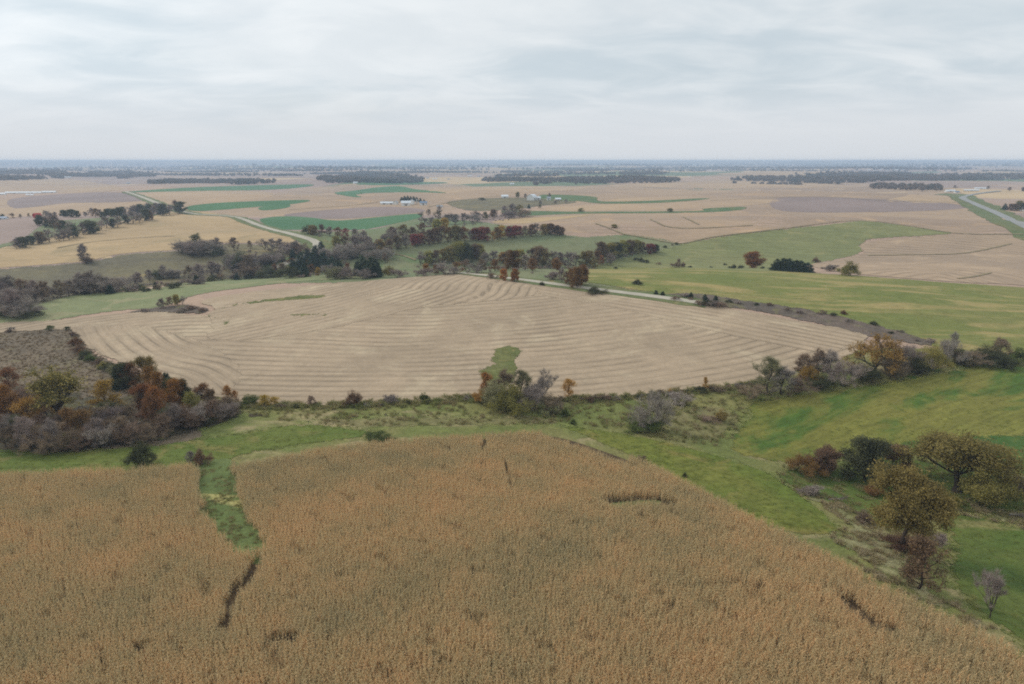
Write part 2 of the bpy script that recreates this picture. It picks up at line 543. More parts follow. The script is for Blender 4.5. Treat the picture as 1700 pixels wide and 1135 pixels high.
MAT['hillside'] = field_mat('hillside', (122, 112, 82), (108, 100, 80), (150, 130, 84), big=50, mid=20, fine=1.1, cut=(0.54, 0.72), speck=0.3, bump=0.15, seed=13, patch_stretch=(2.5, 1, -10), soft=6)
MAT['scrub'] = field_mat('scrub', (122, 106, 86), (108, 96, 80), (124, 114, 82), big=30, mid=11, fine=0.9, cut=(0.52, 0.68), speck=0.45, bump=0.3, seed=14, soft=3)
MAT['bank'] = field_mat('bank', (116, 100, 88), (98, 88, 78), (116, 108, 78), big=20, mid=9, fine=0.8, speck=0.5, bump=0.3, seed=15, soft=2.5)
MAT['wood_floor'] = field_mat('wood_floor', (92, 84, 62), (78, 72, 56), (104, 102, 58), big=22, mid=9, fine=0.7, speck=0.5, bump=0.25, seed=16, soft=4)
MAT['meadow'] = field_mat('meadow', (128, 122, 74), (110, 116, 62), (158, 142, 104), big=26, mid=10, fine=0.55, cut=(0.52, 0.68), speck=0.42, bump=0.25, seed=17, patch_stretch=(2.0, 1, 4))
MAT['mown'] = field_mat('mown', (116, 116, 52), (98, 110, 44), (132, 120, 64), big=45, mid=18, fine=0.5, cut=(0.5, 0.68), streak=(-32, 1.8, 34), streak_amt=0.20, speck=0.24, bump=0.12, seed=18, soft=2.0)
MAT['mown_left'] = field_mat('mown_left', (102, 110, 50), (92, 108, 48), (122, 116, 64), big=30, mid=12, fine=0.5, streak=(4, 1.4, 30), streak_amt=0.10, speck=0.25, bump=0.12, seed=19, soft=2.5)
MAT['hay'] = field_mat('hay', (114, 114, 52), (124, 118, 58), (78, 102, 42), big=60, mid=26, fine=0.5, cut=(0.5, 0.62), streak=(-28, 1.9, 60), streak_amt=0.22, speck=0.22, bump=0.1, seed=20, patch_stretch=(2.0, 1, -20), soft=2.5)
MAT['hay_deep'] = field_mat('hay_deep', (66, 96, 44), (76, 100, 46), (100, 110, 52), big=36, mid=14, fine=0.5, cut=(0.55, 0.72), streak=(-10, 1.6, 40), streak_amt=0.10, speck=0.22, bump=0.1, seed=21, soft=7)
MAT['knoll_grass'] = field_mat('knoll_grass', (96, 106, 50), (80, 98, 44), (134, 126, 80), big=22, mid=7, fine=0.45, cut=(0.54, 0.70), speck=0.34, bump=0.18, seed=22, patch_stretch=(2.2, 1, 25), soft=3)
MAT['rough'] = field_mat('rough', (150, 142, 104), (134, 130, 88), (116, 118, 70), big=16, mid=6, fine=0.5, cut=(0.5, 0.66), speck=0.5, bump=0.3, seed=23, soft=3.5)
MAT['rough_swale'] = field_mat('rough_swale', (136, 126, 86), (124, 118, 76), (112, 112, 66), big=16, mid=6, fine=0.5, cut=(0.5, 0.66), speck=0.4, bump=0.3, seed=33, soft=4)
MAT['waterway'] = field_mat('waterway', (106, 116, 66), (96, 110, 62), (168, 158, 100), big=14, mid=6, fine=0.5, cut=(0.56, 0.66), speck=0.38, bump=0.25, seed=24, patch_stretch=(2.4, 1, 12))
MAT['soil'] = field_mat('soil', (74, 60, 44), (90, 72, 50), None, big=12, fine=0.3, speck=0.5, bump=0.05, seed=25)
MAT['weed_patch'] = field_mat('weed_patch', (112, 112, 66), (96, 102, 56), (140, 126, 76), big=10, mid=5, fine=0.5, speck=0.4, bump=0.2, seed=26, soft=2.2)
MAT['gravel'] = field_mat('gravel', (188, 178, 160), (174, 165, 148), None, big=20, fine=0.6, speck=0.12, bump=0, seed=27)
MAT['highway'] = field_mat('highway', (156, 154, 150), (148, 146, 142), None, big=40, fine=1.0, speck=0.06, bump=0, seed=28)
MAT['verge'] = field_mat('verge', (98, 110, 68), (110, 112, 72), (134, 124, 84), big=30, mid=12, fine=0.9, speck=0.28, bump=0, seed=29)
MAT['dark_wet'] = field_mat('dark_wet', (82, 72, 52), (70, 64, 48), None, big=10, fine=0.5, speck=0.4, bump=0.1, seed=30, soft=2)

# ------------------------------------------------------------------ far fields
sheet('field', 'wide mauve stubble upland stretching below the distant woods', [(780,318),(900,312),(1010,306),(1120,301),(1250,297),(1400,303),(1560,311),(1600,322),(1640,345),(1700,380),(1850,440),(1850,475),(1700,390),(1560,388),(1420,366),(1280,380),(1120,402),(1030,388),(900,385),(820,370),(860,360),(930,350),(900,340),(800,345),(740,335)], 1, MAT['stubble_far'], jitter=0.1)
sheet('field', 'pinkish stubble field around the white farm with evergreens', [(310,352),(420,328),(520,312),(620,303),(760,306),(800,318),(740,335),(760,345),(700,356),(560,366),(470,360),(400,358)], 1, MAT['stubble_far'], jitter=0.1)
sheet('field', 'pale stubble field at the left below the long white sheds', [(-250,338),(-60,336),(20,330),(120,326),(225,330),(255,342),(240,352),(140,352),(60,356),(-60,372),(-250,390)], 1, MAT['stubble_pale'], jitter=0.1)
sheet('field', 'grey brown ploughed field left of the gravel road', [(20,330),(120,321),(205,320),(240,332),(180,336),(110,337),(60,343),(20,345)], 2, MAT['plough'], jitter=0.1)
sheet('field', 'pale tan field at the far left below the distant wood', [(-250,306),(0,300),(90,297),(160,303),(205,314),(120,320),(0,318),(-250,322)], 1, MAT['stubble_pale'], jitter=0.1)
sheet('field', 'tan stubble field beside the upper gravel road', [(225,322),(300,317),(430,317),(450,326),(360,338),(310,346),(260,338)], 2, MAT['stubble_pale'], jitter=0.1)
for lab, px in [
    ('long thin green wheat strip at the upper left', [(208,319),(300,312),(410,308),(516,306),(500,311),(440,315),(320,317)]),
    ('green wheat strip beside the upper gravel road', [(308,344),(345,338),(420,334),(512,332),(490,338),(430,343),(370,348),(325,350)]),
    ('short green wheat strip under the longer one', [(428,346),(440,342),(476,339),(482,342),(470,346),(438,349)]),
    ('crescent shaped green wheat strip above the white farm', [(555,320),(590,316),(625,311),(662,309),(690,314),(742,320),(690,319),(620,320),(592,323),(600,327),(580,326)]),
    ('broad bright green wheat field below the white farm', [(432,364),(470,359),(515,361),(560,366),(620,361),(690,355),(697,361),(650,372),(600,381),(540,381),(470,381),(448,376)]),
    ('distant green field under the far central wood', [(590,304),(640,303),(720,302),(740,304),(660,307),(610,307)]),
]:
    sheet('field', lab, px, 3, MAT['wheat'], jitter=0.08)
for lab, px in [
    ('narrow green waterway curving below the gambrel barn', [(900,323),(985,326),(1000,334),(1080,333),(1165,329),(1172,331),(1090,337),(1000,338),(960,334),(905,333)]),
    ('long green strip crossing the upland stubble', [(835,349),(900,350),(960,351),(1150,350),(1168,346),(1236,343),(1228,349),(1150,353),(960,355),(880,358),(840,356)]),
]:
    sheet('field', lab, px, 3, MAT['strip'], jitter=0.1)
for lab, px, mt in [
    ('warm orange stubble band above the long green strip', [(905,344),(1000,339),(1160,334),(1300,331),(1240,341),(1160,346),(960,350),(905,349)], 'stubble_pale'),
    ('pale stubble band inside the green curve', [(1002,333),(1060,328),(1150,325),(1168,328),(1090,333)], 'stubble_pale'),
    ('pale upland crest below the right wood', [(1010,308),(1120,303),(1240,300),(1380,306),(1330,312),(1150,312)], 'stubble_pale'),
    ('brownish stubble block left of the highway', [(1290,329),(1400,328),(1560,336),(1600,346),(1450,352),(1300,350)], 'plough'),
    ('pale stubble triangle by the highway bend', [(1470,334),(1560,318),(1592,326),(1608,336)], 'stubble_pale'),
    ('warm stubble field right of the crescent strip', [(700,316),(780,310),(900,309),(980,312),(900,318),(780,322),(745,321)], 'stubble_pale'),
    ('brown stubble band behind the broad green wheat field', [(470,357),(560,347),(640,343),(700,347),(690,353),(560,363)], 'plough'),
    ('pale field strip beyond the far left wood', [(90,281),(180,277),(262,279),(255,283),(150,284)], 'stubble_pale'),
    ('pale field strip on the central blue hills', [(640,284),(720,281),(860,284),(800,288),(700,288)], 'stubble_pale'),
    ('pale field strip before the right blue ridge', [(1190,288),(1300,284),(1440,285),(1380,289),(1260,291)], 'stubble_pale'),
    ('pale far field at the right under the ridge', [(1590,287),(1660,284),(1760,285),(1700,289),(1620,290)], 'stubble_pale'),
]:
    sheet('field', lab, px, 2, MAT[mt], jitter=0.1)
sheet('field', 'small golden field wedge above the red tree row', [(815,369),(850,363),(930,359),(990,356),(930,364),(870,371)], 3, MAT['gold'], jitter=0.1)
sheet('field', 'tan pasture around the big white barn', [(740,335),(830,328),(920,330),(960,336),(900,342),(860,347),(780,350)], 3, MAT['hillside'], jitter=0.1)

# ------------------------------------------------------------------ middle distance
sheet('pasture', 'grey green valley pastures around the creek woods', [(390,370),(470,382),(600,382),(690,362),(780,366),(860,376),(960,391),(1040,388),(1130,402),(1240,440),(1240,470),(1000,480),(700,470),(400,470),(380,440),(480,415)], 2, MAT['pasture_far'], jitter=0.2)
sheet('field', 'golden harvested hill at the left', [(-260,470),(-120,440),(0,412),(80,395),(180,372),(250,358),(300,351),(360,354),(420,372),(486,394),(495,408),(420,404),(330,405),(300,414),(200,422),(150,433),(60,441),(-60,450),(-260,475)], 3, MAT['gold'], jitter=0.2)
sheet('hill', 'dull olive brown hillside below the golden field', [(-260,475),(-60,450),(60,441),(150,433),(200,422),(300,414),(330,405),(420,404),(495,408),(525,420),(470,446),(400,462),(260,476),(150,492),(60,510),(-60,535),(-260,570)], 4, MAT['hillside'], jitter=0.3)
sheet('pasture', 'grey green pasture with tree studded edge behind the stubble field', [(-260,610),(-60,556),(20,545),(105,530),(200,516),(262,512),(330,490),(400,479),(500,468),(640,459),(560,456),(450,458),(330,467),(230,482),(130,489),(60,505),(-60,530),(-260,575)], 5, MAT['pasture_grey'], jitter=0.3)
sheet('pasture', 'green valley meadow beside the red barn', [(-250,440),(0,405),(60,376),(100,366),(220,358),(300,352),(230,362),(160,377),(80,396),(0,413),(-250,470)], 4, MAT['pasture_far'], jitter=0.2)
sheet('hill', 'smooth green pasture hill on the right', [(900,455),(1000,436),(1050,424),(1115,408),(1190,392),(1290,380),(1380,371),(1430,366),(1500,374),(1585,388),(1460,397),(1436,405),(1432,420),(1395,431),(1345,440),(1310,452),(1150,452),(1000,452)], 4, MAT['pasture_hill'], jitter=0.2)
_w = P([(1440,402),(1700,470)])
sheet('field', 'mauve stubble hill at the right with contour rows', [(1345,440),(1400,430),(1434,420),(1436,403),(1560,391),(1700,386),(1900,384),(1950,500),(1700,474),(1600,469),(1480,460),(1400,452)], 5, MAT['stubble_hill'], jitter=0.2, row=P(catmull([(1300,475),(1420,452),(1520,446),(1620,452),(1720,474),(1900,500)], 6, False)))
sheet('pasture', 'streaky yellow green pasture across the gravel road', [(940,462),(985,446),(1090,444),(1200,447),(1400,456),(1560,468),(1700,477),(1950,500),(1950,660),(1700,602),(1600,588),(1430,550),(1300,522),(1130,494),(1000,474)], 6, MAT['pasture_road'], jitter=0.3)
sheet('bank', 'dark brushy roadside bank below the yellow green pasture', [(1090,488),(1170,488),(1240,499),(1330,511),(1420,530),(1500,552),(1560,570),(1530,574),(1430,556),(1300,526),(1170,503)], 8, MAT['bank'], jitter=0.6)

# ------------------------------------------------------------------ main stubble field and the near meadows
sheet('scrub_land', 'brown weedy slope left of the stubble field', [(-260,620),(0,552),(125,547),(160,580),(215,610),(280,650),(320,690),(320,735),(0,760),(-260,790)], 4, MAT['scrub'], jitter=0.6)
sheet('meadow', 'rough olive grass in the swale between stubble and corn', [(-260,720),(0,700),(250,690),(330,655),(420,664),(560,668),(700,660),(840,645),(980,652),(1150,640),(1300,610),(1450,580),(1600,586),(1950,640),(1950,1300),(1500,1330),(1000,1300),(500,1330),(-260,1300)], 3, MAT['meadow'], jitter=0.5)
sheet('wood_floor', 'dark leaf littered floor under the left wood', [(-200,760),(-200,640),(0,640),(100,640),(180,660),(230,640),(300,660),(400,668),(410,690),(340,715),(270,735),(150,748),(60,752)], 6, MAT['wood_floor'], jitter=0.8)
S_LINE = P(catmull([(100,668),(300,684),(550,690),(850,686),(1100,672),(1290,640),(1420,604),(1560,560)], 8, False))
E_LINE = P(catmull([(560,440),(790,454),(960,476),(1160,502),(1300,528),(1430,553),(1560,580)], 6, False))
W_LINE = P(catmull([(125,528),(140,566),(175,600),(235,624),(285,636),(318,668),(330,700)], 6, False))
F_LINE = P(catmull([(880,448),(820,470),(800,490),(740,512),(640,545),(520,575),(400,600)], 6, False))
sheet('field', 'large harvested stubble field on the broad hill', [(-200,580),(-60,548),(0,537),(60,533),(110,530),(190,521),(262,517),(340,523),(352,514),(335,499),(400,487),(500,475),(600,467),(700,459),(780,455),(860,466),(960,477),(1060,489),(1160,503),(1300,528),(1390,546),(1436,558),(1420,588),(1330,615),(1260,634),(1180,645),(1060,657),(960,661),(900,662),(840,656),(790,660),(700,668),(600,672),(500,675),(420,672),(380,666),(340,655),(300,645),(250,618),(190,600),(150,582),(132,562),(122,549),(60,550),(0,553),(-60,562)], 8, MAT['stubble'], jitter=0.35, row=S_LINE)
sheet('field', 'stubble rows bending along the wooded west edge', [(118,549),(150,541),(240,541),(300,556),(360,580),(400,612),(396,640),(360,655),(330,650),(300,642),(250,616),(190,598),(150,580),(132,562)], 9, MAT['stubble'], jitter=0.6, row=W_LINE)
sheet('field', 'stubble rows following the road on the north east side', [(880,471),(960,478),(1060,490),(1160,504),(1300,529),(1420,551),(1440,566),(1360,585),(1250,566),(1120,535),(1000,508),(900,490)], 9, MAT['stubble'], jitter=0.6, row=E_LINE)
sheet('field', 'stubble rows sweeping over the hill crest', [(350,518),(400,500),(520,476),(620,466),(720,459),(790,459),(880,471),(890,490),(800,502),(700,512),(620,530),(520,552),(400,566),(340,560),(350,540)], 10, MAT['stubble'], jitter=0.6, row=F_LINE)
for lab, px, lay in [
    ('long grassy strip near the crest of the stubble', [(352,514),(400,503),(470,494),(530,489),(545,492),(520,497),(440,503),(390,510)], 11),
    ('thin grassy strip in the middle of the stubble', [(466,523),(510,521),(565,521),(574,524),(540,526),(490,527)], 11),
    ('small grassy spot on the stubble', [(362,534),(375,531),(388,534),(384,541),(368,542)], 11),
    ('faint grassy strip above the small grassy spot', [(330,523),(360,524),(388,525),(380,529),(350,528)], 11),
    ('tiny dry grass streak near the crest', [(592,490),(610,488),(628,488),(620,491),(602,491)], 11),
    ('square green weed patch behind the brush clump', [(826,576),(862,575),(866,588),(860,600),(864,612),(850,640),(800,640),(794,614),(812,606),(812,590)], 11),
]:
    sheet('weed_patch', lab, px, lay, MAT['weed_patch'], jitter=0.5)
sheet('bank', 'dark brush covered notch at the edge of the stubble', [(200,520),(262,510),(310,506),(345,510),(352,516),(330,522),(270,520)], 11, MAT['bank'], jitter=0.4)

sheet('meadow', 'mown green strip along the left wood', [(-260,752),(0,742),(100,748),(250,738),(400,718),(500,703),(600,712),(628,722),(500,742),(400,758),(380,790),(250,790),(0,800),(-260,815)], 6, MAT['mown_left'], jitter=0.5)
sheet('meadow', 'mown green strip along the corn edge', [(930,706),(1030,718),(1120,736),(1200,758),(1280,786),(1340,828),(1390,868),(1396,884),(1345,892),(1260,870),(1150,815),(1060,765),(980,730)], 6, MAT['mown'], jitter=0.4)
sheet('meadow', 'broad green hay field behind the oaks', [(1245,668),(1330,652),(1430,640),(1530,622),(1640,606),(1720,612),(1950,640),(1950,830),(1720,795),(1640,778),(1560,764),(1440,752),(1330,772),(1240,760),(1205,742),(1220,712),(1240,690)], 6, MAT['hay'], jitter=0.4)
sheet('meadow', 'deep green grass swath above the right oaks', [(1440,745),(1500,730),(1600,715),(1720,712),(1950,715),(1950,835),(1720,797),(1640,780),(1560,766)], 7, MAT['hay_deep'], jitter=0.6)
sheet('meadow', 'deep green waterway at the top of the hay field', [(1430,636),(1500,618),(1560,606),(1620,604),(1600,614),(1540,628),(1470,643)], 7, MAT['hay_deep'], jitter=0.6)
sheet('meadow', 'darker green grass around the oaks', [(1285,790),(1330,768),(1440,752),(1560,764),(1700,790),(1700,860),(1560,850),(1530,880),(1480,880),(1400,850),(1330,820)], 7, MAT['knoll_grass'], jitter=0.5)  # darker green grass, same cover as the knoll
sheet('meadow', 'green grass knoll at the right edge', [(1545,862),(1600,852),(1700,872),(1950,930),(1950,1250),(1720,1090),(1650,1045),(1600,1000),(1565,955),(1575,900)], 7, MAT['knoll_grass'], jitter=0.4)
sheet('meadow', 'tan rough grass beside the grey spreading shrub', [(1090,690),(1150,672),(1225,676),(1238,695),(1215,720),(1195,738),(1130,728),(1080,715)], 6, MAT['rough_swale'], jitter=0.6)
sheet('meadow', 'pale dry weeds below the small oaks', [(1292,800),(1330,815),(1380,830),(1420,850),(1460,880),(1500,910),(1545,970),(1590,1010),(1600,1040),(1540,1010),(1450,950),(1380,890),(1400,872),(1370,845),(1310,815)], 8, MAT['rough'], jitter=0.6)
sheet('meadow', 'pale dry weeds along the grass knoll', [(1470,860),(1530,842),(1600,840),(1720,866),(1720,878),(1600,856),(1550,864),(1560,890),(1520,890)], 9, MAT['rough'], jitter=0.6)
sheet('meadow', 'tan grass band above the left corn', [(500,700),(620,690),(760,692),(900,690),(960,706),(860,708),(700,712),(600,712)], 5, MAT['rough_swale'], jitter=0.6)
for px in ([(588,688),(640,686),(668,684),(640,692),(600,694)], [(480,698),(560,694),(600,692),(560,700),(500,702)], [(400,686),(440,684),(450,690),(410,696)], [(715,672),(735,670),(730,676)]):
    sheet('wet_patch', 'dark bare patch in the swale grass', px, 7, MAT['dark_wet'], jitter=0.6).__setitem__('group', 'dark patches in the swale')
sheet('wheel_track', 'pale farm track through the scrub', [(55,652),(90,662),(130,672),(175,672),(215,680),(215,686),(170,678),(120,680),(60,664)], 8, MAT['rough'], jitter=0.4)

# ------------------------------------------------------------------ roads
_, ROAD_A = ribbon('gravel_road', 'pale gravel road winding down past the golden hill', [(208,318),(235,327),(265,339),(300,351),(340,357),(385,359),(430,374),(470,386),(510,395),(531,402),(537,409),(528,417),(505,427),(478,437),(450,446)], 7.0, 9, MAT['gravel'], wob=0.04, crown=0.1)
ribbon('road_verge', 'grassy verge of the gravel road by the golden hill', [(208,318),(235,327),(265,339),(300,351),(340,357),(385,359),(430,374),(470,386),(510,395),(531,402),(537,409),(528,417),(505,427),(478,437),(450,446)], 20, 6, MAT['verge'], wob=0.12)
ribbon('road_verge', 'grassy verge of the road along the stubble', [(740,452),(780,455),(850,463),(905,470),(990,481),(1080,492),(1175,505)], 13, 12, MAT['verge'], wob=0.12)
_, ROAD_B = ribbon('gravel_road', 'pale gravel road along the far edge of the stubble field', [(740,452),(780,455),(850,463),(905,470),(990,481),(1080,492),(1175,505)], 4.8, 14, MAT['gravel'], wob=0.05, crown=0.08)
ribbon('road_verge', 'green verge of the paved highway', [(1560,322),(1592,324),(1612,335),(1660,358),(1720,386),(1850,450)], 46, 6, MAT['verge'], wob=0.08)
_, HWY = ribbon('highway', 'pale paved highway curving away at the right edge', [(1660,317),(1620,322),(1598,328),(1612,336),(1655,354),(1710,380),(1850,445)], 11.5, 9, MAT['highway'])
for lab, px in [
    ('dark terrace line on the upland stubble', [(988,371),(1010,379),(1034,388)]),
    ('dark terrace line beside the small lone tree', [(1080,364),(1095,372),(1112,379),(1180,378),(1250,374)]),
    ('short dark terrace line on the upland', [(1134,360),(1148,367),(1160,373)]),
    ('long field border above the green hill', [(1030,388),(1100,400),(1130,406),(1180,394),(1290,381),(1420,366),(1500,374),(1590,388),(1700,389)]),
    ('field border across the upland below the highway', [(1180,333),(1290,328),(1380,327),(1460,333),(1560,335),(1610,337)]),
    ('thin contour line across the right stubble hill', [(1440,424),(1530,423),(1600,421),(1680,405)]),
    ('short dark streak on the right stubble hill', [(1590,463),(1620,459),(1645,453)]),
    ('dark hedge line above the broad green wheat field', [(480,348),(560,343),(610,338),(640,333),(665,336)]),
    ('fence line over the tan pasture', [(710,344),(760,333),(820,326),(850,325)]),
    ('grassy line under the golden hill crest', [(95,412),(150,402),(230,395),(290,392)]),
    ('dark fence line over the pasture ridge', [(645,421),(665,422),(690,432)]),
]:
    ribbon('field_border', lab, px, 2.0, 12, MAT['line'], wob=0.25, cross=2)

# ------------------------------------------------------------------ vegetation meshes (all built 10 m tall)
def tubes(segs, sides):
    """segs: (n,8) p0 p1 r0 r1 -> verts, quads"""
    s = np.asarray(segs, float)
    p0, p1, r0, r1 = s[:, :3], s[:, 3:6], s[:, 6], s[:, 7]
    d = p1 - p0
    d /= np.linalg.norm(d, axis=1)[:, None] + 1e-9
    ref = np.where(np.abs(d[:, 2:3]) < 0.9, np.array([[0, 0, 1.0]]), np.array([[1.0, 0, 0]]))
    u = np.cross(d, ref); u /= np.linalg.norm(u, axis=1)[:, None] + 1e-9
    w = np.cross(d, u)
    a = np.arange(sides) * 2 * np.pi / sides
    ring = u[:, None, :] * np.cos(a)[None, :, None] + w[:, None, :] * np.sin(a)[None, :, None]
    V = np.concatenate([p0[:, None, :] + ring * r0[:, None, None], p1[:, None, :] + ring * r1[:, None, None]], 1)
    n = len(s)
    base = (np.arange(n) * 2 * sides)[:, None]
    k = np.arange(sides); k2 = (k + 1) % sides
    F = np.stack([base + k, base + k2, base + sides + k2, base + sides + k], 2).reshape(-1, 4)
    return V.reshape(-1, 3), F

def leaf_cloud(centres, per, spread, size, r, flat=0.7, tint_c=None):
    """small leaf-spray faces scattered round each centre; returns verts, tris, tint"""
    n = len(centres)
    c = np.repeat(centres, per, 0)
    off = r.normal(0, 1, (n * per, 3)) * spread
    off[:, 2] *= flat
    c = c + off
    m = len(c)
    a = r.normal(0, 1, (m, 3)); a /= np.linalg.norm(a, axis=1)[:, None]
    b = np.cross(a, r.normal(0, 1, (m, 3))); b /= np.linalg.norm(b, axis=1)[:, None] + 1e-9
    s = size * r.uniform(0.55, 1.35, (m, 1))
    V = np.stack([c - a * s, c + b * s * 0.62, c + a * s, c - b * s * 0.62], 1).reshape(-1, 3)
    F = (np.arange(m) * 4)[:, None] + np.array([[0, 1, 2, 3]])
    clump = r.uniform(0, 1, n) if tint_c is None else tint_c
    t = np.repeat(np.clip(np.repeat(clump, per) * 0.65 + r.uniform(0, 0.35, m), 0, 1), 4)
    return V, F, t

def leader(r, crown_w=3.6, base=0.10, limbs=20, levels=2, trunk_r=0.2, up=0.12, wig=0.28, kids=(3, 4), open_top=0.0):
    """ovoid crown carried to near the ground: limbs leave a central stem all the way up"""
    wood, twigs, tips = [], [], []
    ph = r.uniform(0, 6.28)
    stem = [np.array([0.35 * math.sin(z * 0.5 + ph), 0.35 * math.cos(z * 0.6 + ph) - 0.35 * math.cos(ph), z]) for z in np.linspace(0, 7.4, 7)]
    stem[0] = np.array([0.0, 0, 0])
    for k in range(6):
        wood.append((*stem[k], *stem[k + 1], trunk_r * (1.2 - k * 0.16), trunk_r * (1.2 - (k + 1) * 0.16)))
    def grow(p, d, L, rad_, lev):
        dd = d.copy(); q = p.copy(); mid = None
        for i in range(3):
            dd = dd + r.normal(0, wig, 3) * 0.5 + np.array([0, 0, up])
            dd /= np.linalg.norm(dd)
            q2 = q + dd * L / 3
            (wood if rad_ > 0.05 else twigs).append((*q, *q2, rad_ * (1 - .15 * i), rad_ * (1 - .15 * (i + 1))))
            q = q2
            if i == 1: mid = q.copy()
        tips.append(q); tips.append(mid)
        if lev:
            for c in range(int(r.integers(kids[0], kids[1] + 1))):
                ang = R(r.uniform(15, 55)); ax = np.cross(dd, r.normal(0, 1, 3)); ax /= np.linalg.norm(ax) + 1e-9
                grow(q if c < 2 else mid, dd * math.cos(ang) + ax * math.sin(ang), L * r.uniform(0.5, 0.75), max(rad_ * 0.6, 0.022), lev - 1)
    for k in range(limbs):
        f = (k + r.uniform(0, 1)) / limbs
        z = 7.4 * (base + (1 - base) * f)
        p = np.array([np.interp(z, [s_[2] for s_ in stem], [s_[j] for s_ in stem]) for j in range(3)])
        az = k * 2.4 + r.uniform(-0.4, 0.4)
        el = R(82 - 62 * f + r.uniform(-10, 10))
        env = crown_w * (0.45 + 0.75 * math.sin(math.pi * (0.18 + 0.74 * f))) * 0.46 * r.uniform(0.7, 1.25)
        grow(p, np.array([math.cos(az) * math.sin(el), math.sin(az) * math.sin(el), math.cos(el)]), env, 0.085 * (1 - .4 * f), levels)
    wood = np.array(wood); twigs = np.array(twigs); tips = np.array(tips)
    tips = tips[tips[:, 2] > 0.3]
    f = 9.6 / tips[:, 2].max()
    wood[:, :6] *= f; twigs[:, :6] *= f
    return wood, twigs, tips * f

def skeleton(r, trunk_h=2.5, trunk_r=0.28, limbs=6, spread=(25, 60), levels=4, l0=3.4, ratio=0.72, kids=(2, 4), up=0.16, wig=0.22, stems=1, lean=0.0, kid_ang=(18, 48)):
    wood, twigs, tips = [], [], []
    def grow(p, d, length, rad_, lev):
        n = 3
        q = p.copy(); dd = d.copy()
        pts = [q.copy()]
        for i in range(n):
            dd = dd + r.normal(0, wig, 3) * 0.5 + np.array([0, 0, up * 0.5])
            dd /= np.linalg.norm(dd)
            q2 = q + dd * length / n
            ra = rad_ * (1 - 0.42 * i / n); rb = rad_ * (1 - 0.42 * (i + 1) / n)
            (wood if rad_ > 0.05 else twigs).append((*q, *q2, ra, rb))
            q = q2
            pts.append(q.copy())
        if lev <= 0:
            tips.append(q)
            tips.append(pts[2])
            return
        k = r.integers(kids[0], kids[1] + 1)
        for c in range(k):
            ang = R(r.uniform(*kid_ang)) * (0.4 if c == 0 else 1)
            ax = np.cross(dd, r.normal(0, 1, 3)); ax /= np.linalg.norm(ax) + 1e-9
            nd = dd * math.cos(ang) + ax * math.sin(ang)
            start = q if c < 2 else pts[int(r.integers(1, 3))]
            grow(start, nd, length * ratio * r.uniform(0.8, 1.2), max(rad_ * (0.62 if c else 0.7), 0.022), lev - 1)
        if lev <= 1:
            tips.append(q)
    for s in range(stems):
        if stems == 1:
            p = np.zeros(3); d = np.array([lean, 0, 1.0])
            rad_ = trunk_r
            q = p.copy(); dd = d / np.linalg.norm(d)
            nt = 4
            for i in range(nt):
                dd = dd + r.normal(0, 0.05, 3); dd /= np.linalg.norm(dd)
                q2 = q + dd * trunk_h / nt
                fl = 1.45 if i == 0 else 1.0
                wood.append((*q, *q2, rad_ * (1 - 0.10 * i) * fl, rad_ * (1 - 0.10 * (i + 1))))
                q = q2
            for c in range(limbs):
                az = 2 * np.pi * c / limbs + r.uniform(-0.4, 0.4)
                el = R(r.uniform(*spread)) if c else R(8)
                nd = np.array([math.cos(az) * math.sin(el), math.sin(az) * math.sin(el), math.cos(el)])
                grow(q - np.array([0, 0, r.uniform(0, 0.28) * trunk_h]) * (c > 0), nd, l0 * r.uniform(0.8, 1.15), rad_ * 0.52, levels)
        else:
            az = 2 * np.pi * s / stems + r.uniform(-0.5, 0.5)
            el = R(r.uniform(*spread))
            nd = np.array([math.cos(az) * math.sin(el), math.sin(az) * math.sin(el), math.cos(el)])
            p = np.array([math.cos(az), math.sin(az), 0]) * r.uniform(0.1, 0.9)
            grow(p, nd, l0 * r.uniform(0.7, 1.2), trunk_r * r.uniform(0.6, 1.0), levels)
    wood = np.array(wood); twigs = np.array(twigs) if twigs else np.zeros((0, 8)); tips = np.array(tips)
    top = max(tips[:, 2].max(), 0.1)
    f = 9.6 / top
    wood[:, :6] *= f
    twigs[:, :6] *= f
    return wood, twigs, tips * f

VARIANTS = {}
def add_variant(kind, trunk_segs, crown_V, crown_F, crown_t):
    tv, tf = tubes(trunk_segs, 6)
    tm = mesh_from(kind + '_trunk', tv, tf, None, True)
    cm = mesh_from(kind + '_crown', crown_V, crown_F, None, False, {'tint': crown_t})
    for m in (tm, cm):
        m.materials.append(None)
    wx = np.percentile(np.abs(crown_V[:, :2]), 96)
    VARIANTS.setdefault(kind, []).append((tm, cm, wx * 2 / 10.0))

def twig_mesh(segs, r, extra_from=None, n_extra=0, length=0.8, rad_=0.02):
    s = [segs] if len(segs) else []
    if extra_from is not None and n_extra:
        c = np.repeat(extra_from, n_extra, 0)
        d = r.normal(0, 1, c.shape); d[:, 2] = np.abs(d[:, 2]) * 0.9 + 0.25
        d /= np.linalg.norm(d, axis=1)[:, None]
        L = length * r.uniform(0.5, 1.3, (len(c), 1))
        s.append(np.column_stack([c, c + d * L, np.full(len(c), rad_), np.full(len(c), rad_ * 0.35)]))
    s = np.vstack(s)
    V, F = tubes(s, 3)
    t = np.repeat(r.uniform(0, 1, len(s)), 6)
    return V, F, t

